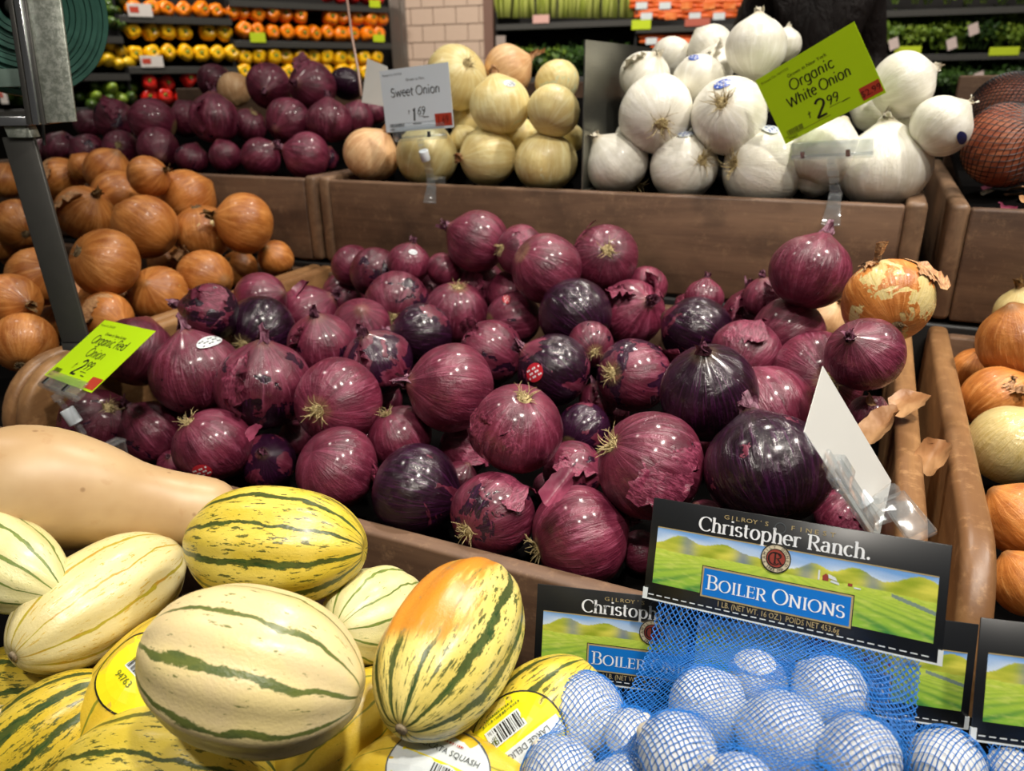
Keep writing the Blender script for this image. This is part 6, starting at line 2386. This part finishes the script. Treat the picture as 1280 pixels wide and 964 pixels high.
PM = {c: [pepper_mesh(c + '_pepper', m, 3 * i + k) for k in range(3)] for i, (c, m) in enumerate((('yellow', M_pepy), ('orange', M_pepo), ('red', M_pepr)))}


ORD = ['leftmost', 'second', 'third', 'fourth', 'fifth', 'sixth', 'seventh', 'eighth', 'ninth', 'tenth', 'eleventh', 'twelfth', 'thirteenth', 'fourteenth', 'fifteenth', 'sixteenth', 'seventeenth']


def pepper_row(W, color, px0, px1, py, label, group, r=.0455, step=.084, depth=.05, seed=1):
    rs = random.Random(seed)
    s0, z0 = W.at(px0, py)
    s1, _ = W.at(px1, py)
    s = s0 + step / 2
    cnt = 0
    while s < s1 - step * .3:
        o = link(color + '_bell_pepper', rs.choice(PM[color]))
        k = r * rs.uniform(.94, 1.06)
        p = W.world(s + rs.uniform(-.006, .006), depth + rs.uniform(-.01, .015), z0 + rs.uniform(-.005, .006))
        nz = (W.n + Vector((rs.uniform(-.25, .25), rs.uniform(-.25, .25), rs.uniform(-.05, .25)))).normalized()
        o.matrix_world = Matrix.Translation(p) @ (nz.to_track_quat('Z', 'Y') @ Quaternion((0, 0, 1), rs.uniform(0, 6))).to_matrix().to_4x4() @ Matrix.Diagonal((k, k, k, 1))
        tag(o, ORD[min(cnt, len(ORD) - 1)] + ' ' + label, 'pepper', group)
        cnt += 1
        s += step * rs.uniform(.95, 1.03)


pepper_row(WL, 'orange', 158, 299, 9, 'orange bell pepper on the top shelf above the yellow peppers', 'orange peppers top shelf', seed=1)
pepper_row(WL, 'yellow', 157, 248, 38, 'yellow bell pepper in the upper layer, left part', 'yellow peppers upper layer left', seed=2)
pepper_row(WL, 'yellow', 254, 300, 39, 'yellow bell pepper in the upper layer, right of the gap', 'yellow peppers upper layer right', seed=3)
pepper_row(WL, 'yellow', 161, 300, 66, 'yellow bell pepper in the lower layer under the gap', 'yellow peppers lower layer', seed=4)
pepper_row(WL, 'orange', 297, 384, 15, 'orange bell pepper in the upper layer left of the gap', 'orange peppers upper layer left', seed=5)
pepper_row(WL, 'orange', 408, 491, 20, 'orange bell pepper in the upper layer beside the pillar', 'orange peppers upper layer right', seed=6)
pepper_row(WL, 'orange', 299, 491, 38, 'orange bell pepper in the lower layer left of the pillar', 'orange peppers lower layer', seed=7)
pepper_row(WL, 'yellow', 299, 491, 70, 'yellow bell pepper in the upper layer below the orange ones', 'yellow peppers under orange upper', seed=8)
pepper_row(WL, 'yellow', 299, 491, 90, 'yellow bell pepper in the lower layer below the orange ones', 'yellow peppers under orange lower', seed=9)
pepper_row(WL, 'red', 178, 225, 103, 'red bell pepper in the upper layer above the back red onions', 'red peppers upper', seed=10)
pepper_row(WL, 'red', 178, 248, 122, 'red bell pepper in the lower layer above the back red onions', 'red peppers lower', seed=11)
pepper_row(WL, 'red', 228, 250, 98, 'single bright red pepper left of the round dark red onion', 'red pepper single', seed=12)
pepper_row(WL, 'red', 405, 491, -8, 'red bell pepper on the highest shelf beside the pillar', 'red peppers highest shelf', seed=13)


def egg_mesh(name, mat, k=1.3, tip=.06):
    prof = []
    for j in range(15):
        f = -PI / 2 + PI * j / 14
        z = k * math.sin(f)
        r = math.cos(f) if 0 < j < 14 else 0.0
        if tip and j >= 12:
            z += tip * (j - 11)
        prof.append((r, z))
    return MB().lathe(prof, 20).mesh(name, mat, True)


LEM = egg_mesh('lemon', M_lemon, 1.25, .05)
CUK = egg_mesh('green_squash', M_cuke, 2.6, .0)
LIM = egg_mesh('green_squash', M_limeg, 2.2, .0)


def scatter(W, me, name, label, cat, group, pts, r, axis=None, seed=1):
    rs = random.Random(seed)
    for cnt, (px, py, dp) in enumerate(pts):
        s, z = W.at(px, py, dp)
        p = W.world(s, dp, z)
        o = link(name, me)
        nz = (W.n * (axis or 1) + Vector((rs.uniform(-.5, .5), rs.uniform(-.5, .5), rs.uniform(-.2, .3)))).normalized()
        k = r * rs.uniform(.92, 1.08)
        o.matrix_world = Matrix.Translation(p) @ nz.to_track_quat('Z', 'Y').to_matrix().to_4x4() @ Matrix.Diagonal((k, k, k, 1))
        tag(o, ORD[cnt] + ' ' + label, cat, group)


scatter(WL, LEM, 'lemon', 'lemon in the upper row of the shelf behind the bag roll', 'lemon', 'lemons upper row', [(105, 60, .08), (121, 57, .08), (138, 57, .08), (152, 65, .06)], .033, seed=1)
scatter(WL, LEM, 'lemon', 'lemon in the lower row of the shelf behind the bag roll', 'lemon', 'lemons lower row', [(92, 79, .05), (106, 77, .05), (120, 75, .05), (135, 74, .05), (148, 79, .05), (161, 78, .04)], .034, seed=2)
G1 = [(122, 3, .1), (137, 4, .1), (152, 4, .1), (123, 17, .08), (133, 13, .08), (146, 16, .08), (120, 30, .06), (133, 29, .06), (147, 31, .06)]
scatter(WL, CUK, 'green_squash', 'dark green squash end on the shelf above the lemons', 'squash', 'green squash above the lemons', G1, .028, seed=3)
G2 = [(103, 121, .1), (123, 112, .1), (150, 108, .1), (167, 109, .1), (132, 125, .06), (162, 123, .06), (115, 131, .05), (12, 121, .1), (24, 126, .1)]
scatter(WL, CUK, 'green_squash', 'dark green squash below the lemons', 'squash', 'green squash below the lemons', G2, .031, seed=4)
scatter(WL, LIM, 'green_squash', 'light green squash below the lemons', 'squash', 'light green squash below the lemons', [(136, 111, .05), (147, 122, .05), (118, 121, .05)], .032, seed=5)


# shelf tags
def shelf_tag(W, px, py, w, h, mat, label, group='shelf tags on the wall cases'):
    s, z = W.at(px, py)
    o = MB().box(-w / 2, w / 2, -.018, -.014, -h / 2, h / 2).build('shelf_tag', mat, None, M=W.M @ Matrix.Translation((s, 0, z)))
    if mat is M_tagwhite:
        MB().box(-w * .42, -w * .05, -.0192, -.018, -h * .2, h * .25).build('red_print', M_tagred, o)
    tag(o, label, 'shelf tag', group)


shelf_tag(WL, 174, 13, .115, .06, M_tagwhite, 'white shelf tag under the top orange peppers')
shelf_tag(WL, 189, 77, .11, .055, M_tagwhite, 'white shelf tag under the yellow peppers')
shelf_tag(WL, 3, 117, .03, .09, M_tagwhite, 'white and red tag at the far left edge')
shelf_tag(WL, 321, 47, .085, .05, M_taglime, 'lime shelf tag below the left orange peppers')
shelf_tag(WL, 472, 48, .075, .04, M_taglime, 'lime shelf tag below the orange peppers by the pillar')
shelf_tag(WL, 467, 5, .07, .04, M_taglime, 'lime shelf tag near the top by the pillar')
shelf_tag(WR, 677, 24, .10, .045, plain('pink_shelf_tag', '#c59a90', .5), 'pink shelf tag below the celery')
shelf_tag(WR, 802, 31, .11, .05, M_taglime, 'lime shelf tag below the carrot bags')
shelf_tag(WR, 872, 28, .14, .04, plain('dull_red_shelf_tag', '#b05a48', .5), 'dull red shelf tag below the carrot bags')
shelf_tag(WR, 1134, 63, .13, .04, M_taglime, 'lime shelf tag under the middle herbs, left')
shelf_tag(WR, 1254, 64, .14, .04, M_taglime, 'lime shelf tag under the middle herbs, right')
shelf_tag(WR, 1232, 119, .08, .035, M_taglime, 'lime shelf tag under the lower herbs')
shelf_tag(WR, 627, 56, .06, .10, plain('grey_box', '#8d8078', .6), 'small grey box standing below the celery')


# celery
def celery_mesh(seed):
    rs = random.Random(seed)
    mb = MB()
    for k in range(8):
        a = rs.random() * 6.28
        r = .030 * math.sqrt(rs.random())
        x, y = r * math.cos(a), r * math.sin(a)
        pts = [(x, y, 0), (x * 1.2 + rs.uniform(-.004, .004), y * 1.2, .12), (x * 1.6, y * 1.6, .24), (x * 2.2 + rs.uniform(-.01, .01), y * 2.2, .36)]
        mb.tube(pts, [.012, .011, .010, .007], 7)
    return mb.mesh('celery', M_celery, True)


CM = [celery_mesh(k) for k in range(3)]
rs = random.Random(8)
for i in range(15):
    px = 626 + i * 11.4
    s, z = WR.at(px, 25, .05)
    o = link('celery_bunch', rs.choice(CM))
    o.matrix_world = WR.M @ Matrix.Translation((s, .06 + rs.uniform(-.02, .02), z + .012)) @ Matrix.Rotation(rs.uniform(0, 6), 4, 'Z') @ Matrix.Rotation(rs.uniform(-.1, .1), 4, 'X')
    tag(o, ORD[i] + ' celery bunch from the pillar on the shelf right of it', 'celery', 'celery bunches')


# carrots in bags
def carrot_bag(px, py, label, group, seed, dp=.06):
    rs = random.Random(seed)
    s, z = WR.at(px, py, dp)
    e = empty('carrot_bag')
    e.matrix_world = WR.M @ Matrix.Translation((s, dp, z - .02))
    tag(e, label, 'carrots', group)
    for k in range(5):
        y = (k % 3 - 1) * .03
        zz = .012 + .024 * (k // 3) + rs.uniform(-.003, .004)
        d = rs.choice((1, -1))
        mb = MB()
        mb.tube([(-.085 * d, y, zz), (-.04 * d, y + .003, zz + .002), (.03 * d, y, zz), (.085 * d, y - .002, zz - .002)], [.012, .0155, .013, .005], 9)
        mb.build('carrot', M_carrot, e, smooth=True)
    mb = MB()
    mb.box(-.045, .02, -.048, -.046, -.005, .03)
    mb.build('bag_print', rs.choice((M_bagfilm, M_stickwhite, M_taglime)), e)


k = 0
for py, xs in ((6, (806, 835, 862, 890, 915)), (19, (812, 842, 872, 902)), (50, (818, 850, 905)), (58, (832, 866))):
    for px in xs:
        k += 1
        carrot_bag(px, py, '%s bag of carrots from the left, %s layer behind the white onions' % (ORD[xs.index(px)], {6: 'top', 19: 'second', 50: 'third', 58: 'lowest'}[py]), 'carrot bags %s shelf' % ('upper' if py < 30 else 'lower'), k)


# herbs
def herb_mesh(seed, mat, n=230, size=.011):
    rs = random.Random(seed)
    V, F = [], []
    for i in range(n):
        th = rs.random() * 2 * PI
        u = rs.random() ** .5
        c = Vector((.085 * u * math.cos(th), .07 * u * math.sin(th), .05 + .075 * rs.random() * (1.2 - u * .5)))
        d = Vector((rs.uniform(-1, 1), rs.uniform(-1, .4), rs.uniform(-.2, 1))).normalized()
        a = d.cross(Vector((rs.uniform(-1, 1), rs.uniform(-1, 1), rs.uniform(-1, 1)))).normalized()
        b = d.cross(a)
        k = size * rs.uniform(.6, 1.5)
        i0 = len(V)
        V += [c, c + a * k + d * k * .2, c + b * k * .7 + a * k * .8 + d * k * .35, c + a * k * 1.7, c - b * k * .7 + a * k * .8 + d * k * .35]
        F += [(i0, i0 + 1, i0 + 2), (i0 + 2, i0 + 1, i0 + 3), (i0, i0 + 4, i0 + 1), (i0 + 1, i0 + 4, i0 + 3)]
    mb = MB()
    mb.add(V, F)
    for k in range(9):
        a = rs.random() * 6.28
        mb.tube([(.012 * math.cos(a), .012 * math.sin(a), 0), (.04 * math.cos(a), .04 * math.sin(a), .07)], .0025, 4, caps=False)
    return mb.mesh('herbs', mat, True)


HM = [herb_mesh(1, M_leaf1), herb_mesh(2, M_leaf1, 200, .015), herb_mesh(3, M_leaf2, 260), herb_mesh(4, M_leaf2, 240, .013)]
rs = random.Random(21)
for (py0, xs, mats, nm) in ((5, range(1098, 1300, 22), (1, 1, 0), 'top'), (62, range(1062, 1300, 17), (0, 1, 2, 0), 'middle'), (117, range(1080, 1300, 17), (2, 3, 2, 0), 'lower')):
    for lay in (0, 1):
        for ih, px in enumerate(xs):
            s, z = WR.at(px + rs.uniform(-4, 4), py0, .05)
            o = link('herb_bunch', HM[rs.choice(mats)])
            k = rs.uniform(.9, 1.2)
            o.matrix_world = WR.M @ Matrix.Translation((s, .08 + .10 * lay + rs.uniform(-.02, .02), z + .004 + .055 * lay)) @ Matrix.Rotation(rs.uniform(-.5, .5), 4, 'Z') @ Matrix.Rotation(rs.uniform(-.2, .4), 4, 'X') @ Matrix.Diagonal((k, k, k, 1))
            tag(o, '%s leafy herb bunch from the left, %s row of the %s herb shelf' % (ORD[ih], ('front', 'back')[lay], nm), 'herbs', 'herb bunches %s shelf' % nm)
for i, (px, py) in enumerate(((1116, 55), (1215, 37), (1222, 97), (1188, 55))):
    s, z = WR.at(px, py)
    o = MB().obox((0, 0, 0), Vector((1, .2, .4)).normalized(), Vector((-.3, 0, .9)).normalized(), Vector((0, 1, 0)), .05, .055, .002).build('herb_tag', plain('pale_pink_tag', '#c9b6b0', .5), None, M=WR.M @ Matrix.Translation((s, -.03, z)))
    tag(o, 'pale paper tag tied among the herbs, ' + ('far left', 'highest', 'lowest', 'next to the highest')[i], 'tag', 'paper tags among the herbs')
# leafy greens under the celery
for i, px in enumerate(range(640, 800, 17)):
    s, z = WR.at(px, 94, .05)
    o = link('herb_bunch', HM[rs.choice((2, 3, 0))])
    o.matrix_world = WR.M @ Matrix.Translation((s, .10, z)) @ Matrix.Diagonal((1.3, 1.2, 1.3, 1))
    tag(o, ORD[i] + ' dark leafy greens from the pillar on the shelf below the celery', 'greens', 'greens below the celery')


# ------------------------------------------------------------------ shopper in a dark coat
def skin_figure(name, J, edges, rads, mat, root=0, sub=2):
    me = bpy.data.meshes.new(name)
    me.from_pydata([tuple(j) for j in J], edges, [])
    o = bpy.data.objects.new(name, me)
    COL.objects.link(o)
    m = o.modifiers.new('skin', 'SKIN')
    m.use_smooth_shade = True
    for i, r in enumerate(rads):
        sv = me.skin_vertices[0].data[i]
        sv.radius = r if isinstance(r, tuple) else (r, r)
        sv.use_root = (i == root)
    s = o.modifiers.new('sub', 'SUBSURF')
    s.levels = s.render_levels = sub
    dg = bpy.context.evaluated_depsgraph_get()
    me2 = bpy.data.meshes.new_from_object(o.evaluated_get(dg))
    bpy.data.objects.remove(o)
    me2.materials.clear()
    me2.materials.append(mat)
    me2.polygons.foreach_set('use_smooth', [True] * len(me2.polygons))
    me2.name = name
    return me2


def coat_mat():
    g = NT('dark_brown_coat')
    n = g.noise(g.vmath('MULTIPLY', g.obj(), (8, 8, 3)), 3, 4, .6, .6)
    g.bump(n, .6, .03)
    return g.out(g.mix(n, lin('#120b0a'), lin('#2a1a17')), .6)


M_coat = coat_mat()
M_skin = plain('skin', '#a87a62', .5)
M_hair = plain('dark_hair', '#1a1210', .5)
M_trouser = plain('dark_trousers', '#1b1c22', .8)
c0 = P(1008, 104, 2.45)
c0.z = 0
# local frame: x along the picture's right, y away from the viewer
rx = Vector((RIGHT.x, RIGHT.y, 0)).normalized()
ry = Vector((FWD.x, FWD.y, 0)).normalized()
MP = Matrix(((rx.x, ry.x, 0, c0.x), (rx.y, ry.y, 0, c0.y), (0, 0, 1, 0), (0, 0, 0, 1)))
J = [(0, 0, .98), (0, 0, 1.12), (-.005, .01, 1.28), (-.01, .02, 1.42), (-.01, .02, 1.50), (-.01, .0, 1.58), (-.012, -.02, 1.66), (-.012, -.03, 1.75),
     (-.10, 0, .93), (-.10, .0, .52), (-.10, .03, .10), (-.10, -.10, .045), (.10, 0, .93), (.10, .02, .52), (.10, .05, .10), (.10, -.08, .045),
     (-.15, .02, 1.44), (-.215, .03, 1.24), (-.06, -.17, 1.20), (.01, -.23, 1.22), (.15, .02, 1.44), (.205, .04, 1.20), (.13, -.16, 1.12), (.07, -.22, 1.14)]
E_ = [(0, 1), (1, 2), (2, 3), (3, 4), (4, 5), (5, 6), (6, 7), (0, 8), (8, 9), (9, 10), (10, 11), (0, 12), (12, 13), (13, 14), (14, 15), (3, 16), (16, 17), (17, 18), (18, 19), (3, 20), (20, 21), (21, 22), (22, 23)]
rad = [(.15, .12), (.145, .115), (.16, .125), (.14, .11), .065, .055, .085, .07, .085, .065, .045, .04, .085, .065, .045, .04, .085, .065, .05, .03, .085, .065, .05, .03]
body = link('person', skin_figure('person', J, E_, rad, M_coat), None, MP)
tag(body, 'person in a dark brown coat standing behind the white onions', 'person')
# face, hair, hands and trousers as clothing-like parts over the one body
hd = MB()
prof = [(0, -.115), (.045, -.108), (.066, -.07), (.078, -.01), (.080, .04), (.068, .085), (.04, .112), (0, .12)]
hd.lathe(prof, 24)
hd.lathe([(0, -.02), (.012, -.012), (.011, .0), (.004, .028), (0, .03)], 8, 0, Matrix.Translation((0, -.080, -.005)))
for sx_ in (-1, 1):
    hd.lathe([(0, -.03), (.012, -.02), (.015, .0), (.012, .025), (0, .03)], 8, 0, Matrix.Translation((.080 * sx_, .005, 0)))
ho = hd.build('head', M_skin, body, smooth=True, M=Matrix.Translation((-.012, -.025, 1.70)))
for sx_ in (-1, 1):
    MB().lathe([(0, -.008), (.008, -.005), (.010, 0), (.008, .005), (0, .008)], 10, 0).build('eye', M_hair, ho, smooth=True, M=Matrix.Translation((.030 * sx_, -.070, .02)))
MB().box(-.022, .022, -.074, -.066, -.056, -.050).build('mouth', M_maroon, ho, bevel=.002)
hr = MB()
hr.lathe([(.086, -.03), (.092, .03), (.082, .09), (.05, .13), (0, .138)], 24, 0)
hr.build('hair', M_hair, body, smooth=True, M=Matrix.Translation((-.012, -.005, 1.705)))


def hand(px, py, pz, sgn):
    mb = MB()
    mb.lathe([(0, -.045), (.022, -.04), (.034, -.01), (.036, .02), (.026, .045), (0, .05)], 12, 0, Matrix.Rotation(PI / 2, 4, 'X') @ Matrix.Diagonal((1, .5, 1, 1)))
    for k in range(4):
        x = -.026 + .0175 * k
        L = (.062, .074, .070, .055)[k]
        mb.tube([(x, -.04, 0), (x * 1.05, -.04 - L * .5, -.006), (x * 1.0, -.04 - L * .85, -.026), (x, -.04 - L * .95, -.042)], [.0095, .009, .0085, .007], 8)
    mb.tube([(.030 * sgn, -.005, 0), (.050 * sgn, -.03, -.008), (.052 * sgn, -.058, -.016)], [.012, .010, .008], 8)
    mb.build('hand', M_skin, body, smooth=True, M=Matrix.Translation((px, py, pz)))


hand(.02, -.255, 1.222, 1)
hand(.06, -.245, 1.142, -1)
tm = skin_figure('trousers', [(0, 0, .90), (-.10, 0, .84), (-.10, 0, .52), (-.10, .03, .13), (.10, 0, .84), (.10, .02, .52), (.10, .05, .13)],
                 [(0, 1), (1, 2), (2, 3), (0, 4), (4, 5), (5, 6)], [(.16, .125), .098, .082, .068, .098, .082, .068], M_trouser)
link('trousers', tm, body)
